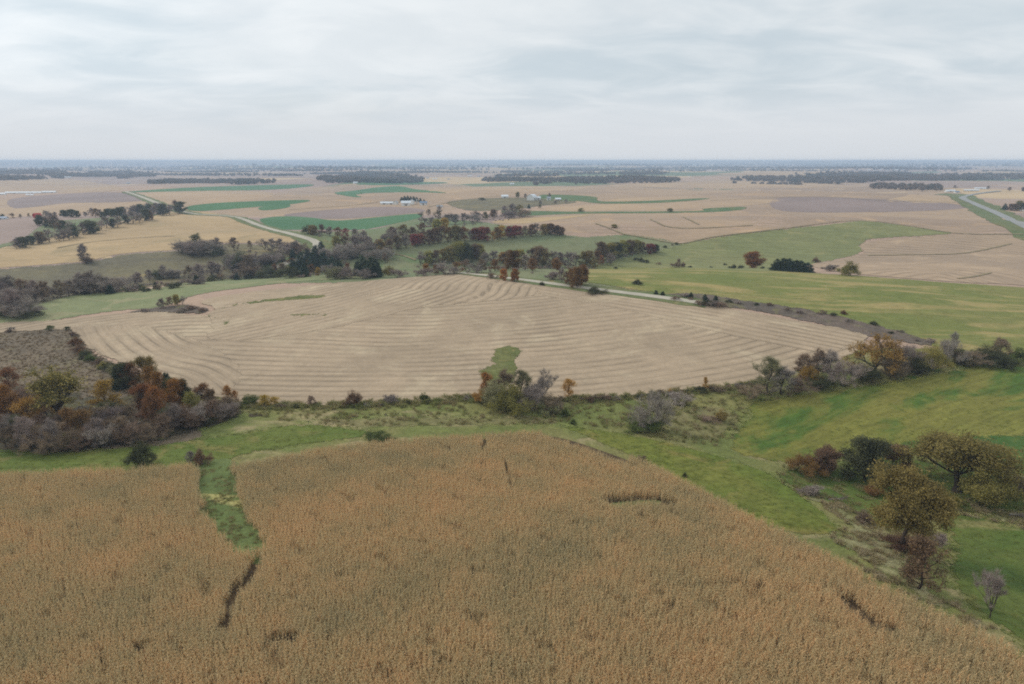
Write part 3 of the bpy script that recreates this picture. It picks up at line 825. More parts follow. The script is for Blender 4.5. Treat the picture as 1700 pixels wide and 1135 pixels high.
for k in range(3):                                        # broad oaks, in leaf, limbs showing through
    r = np.random.default_rng(100 + k)
    wd, tw, tips = skeleton(r, 2.6, 0.32, 7, (30, 72), 4, 2.9, 0.74, (2, 3), 0.12, 0.3, lean=0.06 * (k - 1))
    V1, F1, t1 = leaf_cloud(tips, 26, 0.38, 0.115, r, 0.75)
    V2, F2, t2 = twig_mesh(tw, r)
    V = np.vstack([V1, V2]); t = np.concatenate([t1, t2 * 0.2])
    add_variant('oak', wd, V, [F1, F2 + len(V1)], t)
for k in range(2):                                        # tall oaks with a long bare stem
    r = np.random.default_rng(150 + k)
    wd, tw, tips = skeleton(r, 4.6, 0.34, 8, (25, 70), 4, 2.3, 0.74, (2, 3), 0.10, 0.3, lean=0.0)
    low = np.array([(0.15 * a, 0.1, 3.0 + 0.5 * q, math.cos(a * 2.2 + q) * 1.9, math.sin(a * 2.2 + q) * 1.9, 3.6 + 0.6 * q, 0.10, 0.03) for q, a in enumerate((0, 1, 2, 3))])
    V1, F1, t1 = leaf_cloud(tips, 36, 0.42, 0.11, r, 0.75)
    V2, F2, t2 = twig_mesh(tw, r, low[:, 3:6], 14, 0.9, 0.03)
    add_variant('tall_oak', np.vstack([wd, low]), np.vstack([V1, V2]), [F1, F2 + len(V1)], np.concatenate([t1, t2 * 0.2]))
for k in range(3):                                        # rounder full crowns
    r = np.random.default_rng(200 + k)
    wd, tw, tips = leader(r, 4.0, 0.10, 22, 2)
    V1, F1, t1 = leaf_cloud(tips, 26, 0.42, 0.14, r, 0.85)
    add_variant('round', np.vstack([wd, tw]) if len(tw) else wd, V1, F1, t1)
for k in range(2):                                        # thinning autumn crowns with visible branches
    r = np.random.default_rng(300 + k)
    wd, tw, tips = leader(r, 4.0, 0.12, 20, 2)
    keep = r.uniform(0, 1, len(tips)) < 0.8
    V1, F1, t1 = leaf_cloud(tips[keep], 7, 0.42, 0.16, r, 0.8)
    V2, F2, t2 = twig_mesh(tw, r, tips, 2, 0.8, 0.02)
    add_variant('sparse', wd, np.vstack([V1, V2]), [F1, F2 + len(V1)], np.concatenate([t1, t2 * 0.1]))
for k in range(4):                                        # leafless trees
    r = np.random.default_rng(400 + k)
    wd, tw, tips = leader(r, 4.0, 0.14, 20, 2) if k < 3 else skeleton(r, 2.0, 0.22, 6, (14, 52), 4, 3.0, 0.72, (2, 3), 0.16, 0.3)
    V2, F2, t2 = twig_mesh(tw, r, tips, 6, 1.1, 0.022)
    add_variant('bare', wd, V2, F2, t2)
for k in range(3):                                        # leafless many-stemmed brush
    r = np.random.default_rng(500 + k)
    wd, tw, tips = skeleton(r, 0, 0.11, 0, (6, 58), 3, 3.4, 0.72, (2, 4), 0.10, 0.3, stems=13)
    V2, F2, t2 = twig_mesh(tw, r, tips, 5, 1.5, 0.035)
    add_variant('brush', wd, V2, F2, t2)
for k in range(3):                                        # leafy shrubs
    r = np.random.default_rng(600 + k)
    wd, tw, tips = skeleton(r, 0, 0.14, 0, (4, 62), 3, 3.0, 0.72, (2, 3), 0.12, 0.3, stems=11)
    V1, F1, t1 = leaf_cloud(tips, 26, 0.70, 0.20, r, 0.8)
    add_variant('shrub', wd, V1, F1, t1)
for k in range(2):                                        # cedars
    r = np.random.default_rng(700 + k)
    seg = np.array([(0, 0, z, 0, 0, z + 2.5, 0.24 - 0.022 * z, 0.24 - 0.022 * (z + 2.5)) for z in np.arange(0, 9.5, 2.4)])
    n = 420
    z = 9.7 * (1 - np.sqrt(r.uniform(0, 1, n)) * 0.97)
    rr_ = (1 - z / 10.2) ** 0.75 * 2.5 * (0.45 + 0.55 * np.sqrt(r.uniform(0, 1, n))) * (1 + 0.2 * np.sin(z * 2.2 + r.uniform(0, 6)))
    az = r.uniform(0, 2 * np.pi, n)
    c = np.column_stack([rr_ * np.cos(az), rr_ * np.sin(az), z])
    V1, F1, t1 = leaf_cloud(c, 14, 0.26, 0.17, r, 1.0)
    add_variant('cedar', seg, V1, F1, t1)
r = np.random.default_rng(800)                            # tall vase-shaped elm
wd, tw, tips = skeleton(r, 3.4, 0.30, 8, (14, 40), 4, 3.2, 0.70, (2, 3), 0.10, 0.22, kid_ang=(14, 40))
keep = r.uniform(0, 1, len(tips)) < 0.75
V1, F1, t1 = leaf_cloud(tips[keep], 6, 0.40, 0.15, r, 0.8)
V2, F2, t2 = twig_mesh(tw, r, tips, 3, 0.9, 0.02)
add_variant('vase', wd, np.vstack([V1, V2]), [F1, F2 + len(V1)], np.concatenate([t1, t2 * 0.1]))
r = np.random.default_rng(810)                            # spreading old willow
wd, tw, tips = skeleton(r, 2.2, 0.36, 7, (25, 66), 4, 3.0, 0.72, (2, 3), 0.10, 0.34)
keep = r.uniform(0, 1, len(tips)) < 0.72
V1, F1, t1 = leaf_cloud(tips[keep], 10, 0.46, 0.16, r, 0.8)
V2, F2, t2 = twig_mesh(tw, r, tips, 2, 0.9, 0.02)
add_variant('willow', wd, np.vstack([V1, V2]), [F1, F2 + len(V1)], np.concatenate([t1, t2 * 0.1]))

def plant_mat(name, c_dark, c_pale, var=0.25, trans=0.25):
    t = NT(name)
    at = t.n('ShaderNodeAttribute', attribute_name='tint').outputs['Fac']
    oi = t.n('ShaderNodeObjectInfo').outputs['Random']
    col = t.mix(at, lin(c_dark), lin(c_pale))
    hs = t.n('ShaderNodeHueSaturation')
    t.put(hs.inputs['Hue'], t.ramp(oi, 0, 1, 0.5 - 0.014, 0.5 + 0.014, False))
    t.put(hs.inputs['Value'], t.ramp(t.math('FRACT', t.math('MULTIPLY', oi, 7.13)), 0, 1, 1 - var, 1 + var, False))
    t.put(hs.inputs['Color'], col)
    t.color(hs.outputs[0])
    t.b.inputs['Roughness'].default_value = 0.8
    if trans:
        tr = t.n('ShaderNodeBsdfTranslucent')
        t.put(tr.inputs[0], hs.outputs[0])
        mx = t.n('ShaderNodeMixShader'); mx.inputs[0].default_value = trans
        t.t.links.new(t.b.outputs[0], mx.inputs[1]); t.t.links.new(tr.outputs[0], mx.inputs[2])
        t.t.links.new(mx.outputs[0], t.t.nodes['Material Output'].inputs[0])
    return t.m
LEAF = {
    'rust': plant_mat('leaf_rust', (108, 82, 54), (158, 114, 72)),
    'orange': plant_mat('leaf_orange', (132, 94, 52), (190, 134, 72)),
    'gold': plant_mat('leaf_gold', (148, 114, 56), (204, 164, 86)),
    'yellow': plant_mat('leaf_yellow', (150, 118, 44), (208, 172, 84)),
    'olive': plant_mat('leaf_olive', (108, 106, 56), (178, 162, 92)),
    'tan': plant_mat('leaf_tan', (112, 98, 58), (172, 147, 88)),
    'green': plant_mat('leaf_green', (66, 78, 42), (120, 130, 70)),
    'dark': plant_mat('leaf_dark', (62, 66, 48), (108, 108, 70)),
    'brown': plant_mat('leaf_brown', (100, 80, 64), (154, 124, 94)),
    'red': plant_mat('leaf_red', (116, 66, 60), (166, 94, 80)),
    'cedar': plant_mat('leaf_cedar', (34, 48, 38), (66, 84, 60), 0.2, 0.1),
    'grey': plant_mat('twig_grey', (118, 108, 100), (180, 166, 154), 0.2, 0),
    'mauve': plant_mat('twig_mauve', (114, 102, 95), (172, 154, 143), 0.2, 0),
    'umber': plant_mat('twig_umber', (108, 90, 76), (162, 138, 114), 0.2, 0),
    'moss': plant_mat('twig_moss', (108, 108, 78), (166, 160, 118), 0.2, 0),
    'pale': plant_mat('twig_pale', (130, 122, 112), (186, 176, 162), 0.15, 0),
}
BARK = plant_mat('bark', (74, 64, 56), (92, 80, 70), 0.2, 0)
BARK_PALE = plant_mat('bark_pale', (128, 118, 106), (150, 140, 128), 0.15, 0)

PLACED = []
def plant(shape, colour, px, py, hpx, wid=1.0, label=None, cat=None, group=None, name=None, bark=None, wpx=None, sink=0.0, xy=None, var=None):
    """a tree or shrub whose foot is seen at (px, py) and whose height spans hpx photograph pixels"""
    x, y = P([(px, py)])[0] if xy is None else xy
    z = float(H(x, y))
    m, sec = metres_per_px(x, y, z)
    h = hpx * m * sec
    tm, cm, rel = VARIANTS[shape][rng.integers(len(VARIANTS[shape])) if var is None else var]
    sz = h / 10.0
    sx = sz * wid if wpx is None else wpx * m / (rel * 10.0)
    is_tree = shape not in ('brush', 'shrub')
    cat = cat or ('tree' if is_tree else 'shrub')
    if name is None:
        name = {'oak': 'oak_tree', 'tall_oak': 'oak_tree', 'round': 'autumn_tree', 'sparse': 'autumn_tree', 'bare': 'bare_tree', 'brush': 'bare_shrub', 'shrub': 'leafy_shrub', 'cedar': 'cedar_tree', 'vase': 'elm_tree', 'willow': 'willow_tree'}[shape]
    root = add(name, None, None, label, cat, group, None, (x, y, z - 0.05 - sink * h), rng.uniform(0, 6.28), (sx, sx, sz))
    root.empty_display_size = 0.5
    tr = add('trunk' if is_tree else 'stems', tm, root)
    cr = add('crown' if shape not in ('brush',) else 'twigs', cm, root)
    for o, mt in ((tr, bark or BARK), (cr, LEAF[colour])):
        o.material_slots[0].link = 'OBJECT'
        o.material_slots[0].material = mt
    PLACED.append((root, px, py, shape, colour))
    return root

# ------------------------------------------------------------------ trees and shrubs
ORD = ['first', 'second', 'third', 'fourth', 'fifth', 'sixth', 'seventh', 'eighth', 'ninth', 'tenth', 'eleventh', 'twelfth', 'thirteenth', 'fourteenth', 'fifteenth', 'sixteenth', 'seventeenth', 'eighteenth', 'nineteenth', 'twentieth', 'twenty-first', 'twenty-second', 'twenty-third', 'twenty-fourth', 'twenty-fifth', 'twenty-sixth']
ADJ = {'rust': 'rust brown', 'orange': 'orange', 'gold': 'golden', 'yellow': 'pale yellow', 'olive': 'olive', 'tan': 'tan brown', 'green': 'green', 'dark': 'dark green', 'brown': 'dark brown', 'red': 'dull red', 'cedar': 'dark evergreen', 'grey': 'bare grey', 'mauve': 'bare mauve grey', 'umber': 'bare brown', 'moss': 'bare greenish', 'pale': 'bare whitish'}
NOUN = {'oak': 'tree', 'tall_oak': 'tree', 'round': 'tree', 'sparse': 'tree', 'bare': 'tree', 'brush': 'bush', 'shrub': 'shrub', 'cedar': 'cedar', 'vase': 'tree', 'willow': 'tree'}
def grove(where, group, items):
    """items: (shape, colour, px, py, hpx[, wid]); each label counts its look-alikes from the left within the grove"""
    kinds = {}
    for it in items:
        kinds.setdefault((ADJ[it[1]], NOUN[it[0]]), []).append(it)
    for (adj, noun), lst in kinds.items():
        lst.sort(key=lambda q: q[2])
        for k, it in enumerate(lst):
            if len(lst) == 1:
                lab = f'the only {adj} {noun} in {where}'
            elif k < 26:
                lab = f'{ORD[k]} {adj} {noun} from left in {where}'
            else:
                lab = f'{adj} {noun} far along in {where}'
            far_ = 0.93 if 350 < it[3] < 470 and it[0] != 'cedar' else 1.0
            plant(it[0], it[1], it[2], it[3], it[4] * far_, it[5] if len(it) > 5 else 1.0, lab, None, group)

def line_items(pts, n, shapes, hmin, hmax, spread=3.0, wid=(0.9, 1.25)):
    pts = np.asarray(pts, float)
    seg = np.hypot(*np.diff(pts, axis=0).T); s = np.concatenate([[0], np.cumsum(seg)])
    out = []
    for k in range(n):
        u = (k + rng.uniform(0.1, 0.9)) / n * s[-1]
        x = float(np.interp(u, s, pts[:, 0])); y = float(np.interp(u, s, pts[:, 1])) + rng.uniform(-spread, spread)
        sh, co = shapes[rng.integers(len(shapes))]
        h = rng.uniform(hmin, hmax) * (0.65 if sh in ('brush', 'shrub') else 1.0)
        out.append((sh, co, x, y, h, rng.uniform(*wid)))
    return out

# the oaks and shrubs at the right
G = 'trees in the grassy draw beside the corn'
plant('tall_oak', 'tan', 1494, 912, 140, label='large tan brown oak with bare lower trunk nearest the corn', group=G, wpx=104)
plant('tall_oak', 'olive', 1588, 816, 98, label='wide olive oak with flat spreading crown at the right', group=G, wpx=128)
plant('shrub', 'olive', 1630, 838, 62, label='round olive gold tree tucked under the wide oak', cat='tree', group=G, wpx=78, name='autumn_tree')
plant('round', 'dark', 1437, 797, 70, label='dense dark green tree behind the large tan oak', group=G, wpx=58)
plant('round', 'brown', 1488, 790, 50, label='dark brown tree peeking out behind the tan oak', group=G, wpx=36)
plant('round', 'brown', 1366, 787, 46, label='upright dark brown tree beside the low rust shrub', group=G, wpx=42)
plant('shrub', 'rust', 1334, 790, 32, label='low spreading rust orange shrub at the end of the draw', group=G, wpx=52)
plant('sparse', 'brown', 1524, 978, 88, label='half bare reddish brown tree at the foot of the draw', group=G, wpx=58)
plant('shrub', 'rust', 1526, 925, 34, label='orange shrub behind the half bare reddish brown tree', group=G, wpx=36)
plant('bare', 'grey', 1643, 1026, 82, label='small leafless grey tree on the grass knoll', group=G, wpx=50, var=3)
plant('shrub', 'brown', 1494, 912, 26, label='brown undergrowth shrub at the foot of the tan oak', group=G, wpx=44)
plant('shrub', 'rust', 1448, 822, 20, label='small rust shrub between dark tree and tan oak', group=G, wpx=30)
plant('shrub', 'olive', 1575, 838, 20, label='low olive shrub below the wide oak trunk', group=G, wpx=36)
plant('brush', 'mauve', 1345, 822, 16, label='low grey brush at the head of the pale weeds', group=G, wpx=34)
plant('brush', 'umber', 1690, 815, 24, label='brown brush at the right edge beyond the olive gold tree', group=G, wpx=50)
plant('brush', 'umber', 1435, 868, 18, label='brown brush among the pale weeds by the corn', group=G, wpx=30)
plant('brush', 'mauve', 1555, 905, 22, label='thin brush beside the curved grass edge', group=G, wpx=30)

# lone shrubs near the corn and in the swale
G = 'lone shrubs around the corn and swale'
plant('shrub', 'dark', 237, 772, 40, label='round dark olive shrub at the edge of the left corn', group=G, wpx=44)
plant('shrub', 'brown', 334, 771, 27, label='small reddish brown shrub at the top of the waterway', group=G, wpx=28)
plant('bare', 'grey', 318, 772, 24, label='tiny leafless tree beside the reddish brown shrub', group=G, wpx=14)
plant('brush', 'grey', 1080, 712, 60, label='big grey spreading leafless bush in the swale', group=G, wpx=62)
plant('shrub', 'green', 1072, 714, 20, label='green growth around the grey spreading bush', group=G, wpx=60)
plant('brush', 'grey', 1130, 672, 20, label='low rounded grey thicket below the stubble edge', group=G, wpx=42)
plant('shrub', 'tan', 1196, 700, 22, label='small tan brown shrub in the rough grass', group=G, wpx=20)
plant('brush', 'umber', 1178, 699, 8, label='low brown brush beside the small tan shrub', group=G, wpx=34)
plant('shrub', 'green', 938, 692, 16, label='small green shrub below the big brush clump', group=G, wpx=16)
plant('brush', 'moss', 916, 690, 20, label='low dark thicket below the big brush clump', group=G, wpx=30)
plant('shrub', 'green', 952, 704, 9, label='tiny green shrub near the top of the corn', group=G, wpx=12)
plant('shrub', 'green', 628, 728, 12, label='low green thicket on the corn edge', group=G, wpx=44)
plant('brush', 'umber', 1066, 764, 9, label='small dry brush clump on the right corn edge', group=G, wpx=16)
plant('shrub', 'dark', 1137, 792, 9, label='small dark shrub on the right corn edge', group=G, wpx=8)

# hedge along the south edge of the stubble
G = 'hedge along the south edge of the stubble'
plant('shrub', 'brown', 587, 674, 26, label='round dark brown shrub standing alone on the stubble edge', group=G, wpx=25)
plant('bare', 'umber', 518, 674, 18, label='tiny bare tree left of the round brown shrub', group=G, wpx=14)
plant('shrub', 'green', 703, 666, 15, label='small round green shrub on the stubble edge', group=G, wpx=15)
plant('brush', 'grey', 650, 669, 15, label='small grey bush between the brown and green shrubs', group=G, wpx=22)
plant('shrub', 'green', 416, 672, 18, label='green shrub at the end of the left wood', group=G, wpx=26)
plant('sparse', 'yellow', 440, 674, 20, label='pale yellow small tree beside the green hedge shrub', group=G, wpx=18)
plant('sparse', 'yellow', 457, 672, 14, label='tiny yellow brown tree left of the bare one', group=G, wpx=14)
C = 'big brush clump on the stubble edge'
plant('sparse', 'orange', 808, 656, 40, label='bright orange tree at the left of the ' + C, group=G, wpx=22)
plant('shrub', 'gold', 798, 668, 22, label='golden shrub under the bright orange tree', group=G, wpx=24)
plant('bare', 'umber', 836, 664, 50, label='tall brown bare tree in the ' + C, group=G, wpx=36)
plant('shrub', 'olive', 848, 682, 44, label='dark olive shrub at the front of the ' + C, group=G, wpx=66)
plant('brush', 'moss', 822, 674, 40, label='mossy brush at the left front of the ' + C, group=G, wpx=46)
plant('bare', 'moss', 866, 662, 48, label='greenish bare tree in the middle of the ' + C, group=G, wpx=34)
plant('bare', 'grey', 900, 668, 54, label='grey bare tree at the right of the ' + C, group=G, wpx=40)
plant('brush', 'grey', 884, 678, 40, label='grey brush in front of the bare trees in the clump', group=G, wpx=50)
plant('brush', 'umber', 914, 684, 30, label='dark brown brush at the right end of the clump', group=G, wpx=42)
plant('sparse', 'gold', 945, 660, 32, label='slim golden tree just right of the big brush clump', group=G, wpx=20)
plant('sparse', 'gold', 1170, 648, 24, label='very slim golden sapling on the right half of the hedge', group=G, wpx=9)
plant('shrub', 'gold', 1112, 655, 11, label='tiny golden shrub on the hedge', group=G, wpx=9)
grove('the low hedge left of the clump', G, line_items([(405,676),(520,676),(600,675),(690,670),(780,664)], 20, [('brush', 'umber'), ('brush', 'moss'), ('shrub', 'dark'), ('shrub', 'olive'), ('brush', 'grey')], 6, 11, 1.5, (1.3, 1.9)))
grove('the low hedge right of the clump', G, line_items([(925,668),(1000,664),(1080,659),(1150,652),(1200,648),(1260,640)], 22, [('brush', 'umber'), ('brush', 'umber'), ('shrub', 'dark'), ('shrub', 'brown'), ('brush', 'grey')], 9, 16, 2, (1.2, 1.8)))

# creek trees at the east end of the stubble
G = 'creek trees at the east end of the stubble'
plant('willow', 'gold', 1452, 618, 66, label='large golden willow with dark open limbs', group=G, wpx=84)
plant('bare', 'moss', 1275, 652, 60, label='tall greenish bare tree at the west end of the creek trees', group=G, wpx=40)
plant('bare', 'grey', 1298, 655, 46, label='grey bare tree beside the tall greenish one', group=G, wpx=44)
plant('brush', 'umber', 1248, 660, 24, label='low dark brush at the west end of the creek trees', group=G, wpx=48)
plant('shrub', 'gold', 1342, 640, 32, label='golden shrub among the bare creek trees', group=G, wpx=30)
plant('bare', 'umber', 1334, 628, 42, label='thin brown tree behind the golden creek shrub', group=G, wpx=32)
plant('bare', 'umber', 1358, 626, 48, label='twisted dark bare tree right of the golden creek shrub', group=G, wpx=28)
plant('bare', 'grey', 1378, 628, 48, label='leaning bare tree between golden shrub and willow', group=G, wpx=32)
plant('brush', 'mauve', 1402, 642, 42, label='mauve brush below the leaning bare tree', group=G, wpx=56)
plant('shrub', 'dark', 1432, 632, 32, label='dark green shrub in front of the golden willow', group=G, wpx=48)
plant('brush', 'umber', 1480, 626, 38, label='brown brush right of the golden willow', group=G, wpx=52)
plant('brush', 'mauve', 1508, 616, 46, label='pinkish grey brush farther right of the willow', group=G, wpx=56)
plant('shrub', 'olive', 1540, 614, 40, label='olive thicket beyond the pinkish brush', group=G, wpx=54)
plant('brush', 'grey', 1570, 604, 40, label='grey thicket at the bend of the creek', group=G, wpx=50)
plant('shrub', 'dark', 1590, 602, 24, label='dark green hedge shrub by the pasture corner', group=G, wpx=44)
plant('bare', 'pale', 1581, 580, 30, label='white dead tree standing in the pasture corner', group=G, wpx=14, bark=BARK_PALE)
plant('shrub', 'dark', 1640, 600, 28, label='dark green thicket near the right edge', group=G, wpx=48)
plant('bare', 'umber', 1660, 596, 36, label='thin brown tree rising from the right thicket', group=G, wpx=30)
plant('shrub', 'green', 1690, 604, 28, label='green shrub at the right picture edge', group=G, wpx=42)
plant('shrub', 'dark', 1668, 612, 22, label='low dark shrub below the thin brown tree', group=G, wpx=46)
plant('brush', 'umber', 1612, 606, 24, label='brown brush linking the two dark thickets', group=G, wpx=46)
plant('brush', 'umber', 1325, 650, 24, label='brown brush under the grey bare tree', group=G, wpx=52)
plant('shrub', 'dark', 1360, 645, 24, label='dark green shrub under the twisted bare tree', group=G, wpx=40)
plant('shrub', 'dark', 1520, 622, 30, label='dark green shrub in front of the pinkish brush', group=G, wpx=46)

# the left wood
G = 'the wood left of the stubble'
W = 'the wood left of the stubble'
plant('vase', 'olive', 100, 702, 96, label='tall vase shaped olive tree standing above the left wood', group=G, wpx=72)
plant('bare', 'pale', 135, 692, 24, label='small whitish dead tree in the left wood', group=G, wpx=22, bark=BARK_PALE)
plant('sparse', 'yellow', 178, 676, 46, label='pale yellow tree beside the farm track', group=G, wpx=40)
grove(W, G, [
    ('bare','grey',10,742,53,1.0),('brush','umber',30,745,40,1.0),('bare','mauve',50,748,60,1.0),('brush','umber',72,750,43,1.1),('bare','grey',90,748,53,1.0),('brush','umber',114,747,37,1.1),
    ('brush','umber',142,744,32,1.2),('bare','mauve',164,742,48,1.0),('brush','grey',186,740,37,1.1),('bare','umber',204,738,49,1.0),('brush','umber',226,736,38,1.1),('brush','umber',250,732,31,1.1),
    ('brush','umber',272,722,37,1.1),('bare','mauve',292,716,45,1.0),('brush','umber',314,712,37,1.1),('bare','grey',336,708,43,1.0),('bare','umber',356,702,38,1.0),('brush','mauve',374,698,31,1.1),('brush','umber',388,690,20,1.0),
    ('shrub','olive',108,744,25,1.1),('shrub','olive',128,742,23,1.1),('shrub','brown',152,734,27,1.0),
    ('sparse','rust',14,654,46,1.2),('round','orange',8,702,63,1.1),('sparse','rust',30,704,55,1.1),('sparse','gold',48,716,59,1.0),('sparse','gold',78,690,48,1.1),('sparse','rust',120,726,53,1.0),('sparse','rust',140,728,51,1.0),
    ('round','dark',30,730,44,1.0),('brush','umber',62,700,31,1.1),('brush','umber',40,668,27,1.2),('brush','umber',70,722,33,1.1),('brush','umber',160,706,31,1.2),('brush','mauve',190,704,32,1.1),('brush','umber',214,700,29,1.1),
    ('brush','umber',240,704,27,1.1),('sparse','rust',260,718,65,0.8),('sparse','brown',236,684,34,1.0),('round','dark',206,646,44,0.9),('cedar','cedar',198,646,44,1.1),
    ('sparse','rust',222,644,44,1.1),('sparse','tan',238,640,51,1.0),('sparse','orange',252,654,48,1.0),('sparse','orange',264,664,49,1.0),('sparse','tan',254,632,42,1.0),('cedar','cedar',278,650,36,1.3),
    ('sparse','orange',238,682,48,1.1),('sparse','orange',262,688,49,1.0),('round','orange',292,676,48,0.9),('round','dark',308,672,44,0.8),('cedar','cedar',256,694,30,1.1),('round','green',286,654,27,1.1),
    ('brush','mauve',294,698,29,1.1),('sparse','olive',322,696,48,1.0),('shrub','brown',308,704,34,1.1),('bare','grey',330,680,35,1.0),('sparse','rust',338,678,44,0.9),('round','brown',350,682,36,1.0),('brush','umber',358,688,27,1.1),
    ('sparse','orange',378,672,34,0.9),('sparse','orange',391,670,23,0.8),('brush','umber',372,684,26,1.1),('shrub','dark',330,704,28,1.1),
    ('shrub','dark',58,737,28,1.2),('shrub','brown',20,720,30,1.1),('brush','umber',4,722,32,1.1),('brush','umber',98,732,32,1.1),
    ('brush','umber',168,724,29,1.1),('brush','umber',212,720,31,1.1),('brush','umber',282,710,27,1.1),('shrub','dark',180,690,25,1.3),('brush','umber',120,704,24,1.2),('shrub','dark',272,706,28,1.1),('shrub','dark',200,730,28,1.1),
])
grove('the scrubby west edge of the stubble', G, [
    ('shrub','rust',126,572,13,1.1),('brush','umber',122,558,8,1.2),('shrub','brown',131,584,13,1.1),('shrub','dark',142,594,14,1.1),('shrub','rust',136,588,10,1.0),('shrub','green',150,600,13,1.1),
    ('brush','umber',164,606,13,1.2),('shrub','olive',172,610,11,1.2),('shrub','dark',184,616,17,1.1),('brush','moss',194,624,20,1.1),('shrub','rust',206,612,11,1.0),('shrub','green',84,548,9,1.1),('shrub','dark',112,548,7,1.0),('brush','umber',14,552,6,1.3),('brush','grey',20,550,8,1.0)])

# brush on the notch at the stubble's back edge
grove('the brushy notch behind the stubble', 'brush in the notch behind the stubble', [('bare','mauve',268,512,18,1.2),('bare','umber',282,510,19,1.1),('round','olive',294,506,18,1.0),('bare','grey',303,506,15,1.0),('brush','umber',318,514,8,1.8),('brush','umber',336,517,7,1.8),('brush','mauve',300,518,8,1.8),('brush','mauve',240,518,6,1.6)])

# creek wood at the left middle distance
W = 'the grey creek wood'
G = 'grey creek wood at the far left'
grove(W, G, [('bare','mauve',2,500,44,1.2),('bare','grey',18,498,42,1.2),('bare','umber',40,500,40,1.1),('bare','mauve',60,500,36,1.2),('bare','umber',75,500,34,1.1),('bare','grey',8,526,42,1.2),('bare','mauve',24,528,48,1.1),('brush','grey',40,526,36,1.4),('shrub','dark',54,524,18,1.5),('shrub','dark',4,524,24,1.4),('brush','mauve',14,506,30,1.5),('brush','mauve',52,502,26,1.4),
    ('bare','umber',100,494,30,1.0),('brush','grey',92,494,20,1.4),('bare','mauve',115,491,28,1.2),('bare','grey',136,489,38,1.1),('bare','mauve',150,488,40,1.1),('brush','grey',128,488,22,1.5),('brush','mauve',162,487,30,1.5),('bare','grey',172,486,34,1.1),('brush','mauve',186,485,24,1.5)])
grove('the shrub row on the creek bank', 'shrubs on the creek bank', line_items([(120,490),(180,486),(240,482),(300,475),(360,466),(420,461),(470,458)], 30, [('cedar', 'cedar'), ('shrub', 'dark'), ('brush', 'umber'), ('brush', 'mauve'), ('shrub','dark')], 9, 18, 2, (1.2, 1.8)))
grove('the thin thicket on the hillside', 'bare thicket on the olive hillside', line_items([(190,476),(250,468),(320,462),(380,452),(410,446)], 12, [('brush', 'mauve'), ('bare', 'mauve'), ('brush', 'grey'), ('bare','umber')], 20, 30, 4, (1.1, 1.6)) + [('shrub','dark',262,462,16,1.4),('brush','mauve',282,462,14,1.4),('bare','grey',140,434,32,1.1),('brush','umber',143,437,14,1.6)])
grove('the grove below the golden hill', 'grey grove below the golden hill', [('brush','grey',302,420,24,1.4),('brush','mauve',318,424,28,1.4),('bare','moss',326,418,34,1.2),('brush','mauve',336,424,30,1.4),('brush','grey',350,424,28,1.4),('bare','mauve',362,420,28,1.2),('shrub','dark',364,424,14,1.3),('bare','umber',389,416,24,1.2),('bare','umber',415,412,14,1.1),('bare','mauve',440,416,22,1.2),('bare','grey',452,418,24,1.2),('bare','mauve',466,418,24,1.2),('brush','mauve',478,422,22,1.4),('bare','grey',490,424,28,1.2),('brush','umber',500,424,22,1.3),
    ('brush','mauve',392,436,18,1.5),('shrub','dark',400,444,28,1.2),('bare','umber',412,452,34,1.1),('brush','mauve',424,444,24,1.5),('brush','grey',440,440,22,1.5),('brush','mauve',456,438,20,1.5),('shrub','dark',452,434,16,1.3),('cedar','cedar',486,430,18,1.2),('cedar','cedar',470,434,14,1.3),('brush','umber',410,462,24,1.5),('brush','mauve',384,440,16,1.5)])

# cedar wood at the road bend
grove('the cedar wood below the bend', 'cedar wood below the road bend', [('cedar','cedar',534,424,26,1.3),('cedar','cedar',524,432,28,1.3),('cedar','cedar',512,440,28,1.3),('cedar','cedar',500,446,30,1.4),('cedar','cedar',520,450,34,1.3),('cedar','cedar',538,450,36,1.3),('cedar','cedar',552,455,32,1.3),('cedar','cedar',564,458,28,1.4),('cedar','cedar',488,456,28,1.4),('cedar','cedar',506,460,26,1.4),('brush','grey',540,432,22,1.4),('brush','mauve',556,436,22,1.4),
    ('round','orange',514,446,16,1.2),('sparse','rust',516,456,20,1.1),('round','yellow',528,458,16,1.0),('sparse','rust',484,448,22,1.2),('sparse','brown',470,458,24,1.3),('sparse','rust',456,458,22,1.2),('shrub','dark',478,462,20,1.4),('shrub','dark',444,462,20,1.4),('brush','grey',548,460,22,1.4),('brush','moss',560,462,22,1.4),('sparse','rust',578,456,22,1.1),('brush','mauve',574,462,22,1.4),
    ('cedar','cedar',594,458,28,1.3),('cedar','cedar',604,458,34,1.3),('cedar','cedar',616,460,36,1.3),('cedar','cedar',626,460,32,1.3),('brush','grey',608,462,18,1.6),('shrub','olive',646,456,16,1.3),('brush','mauve',660,460,14,1.6),('bare','umber',640,436,18,1.1)])

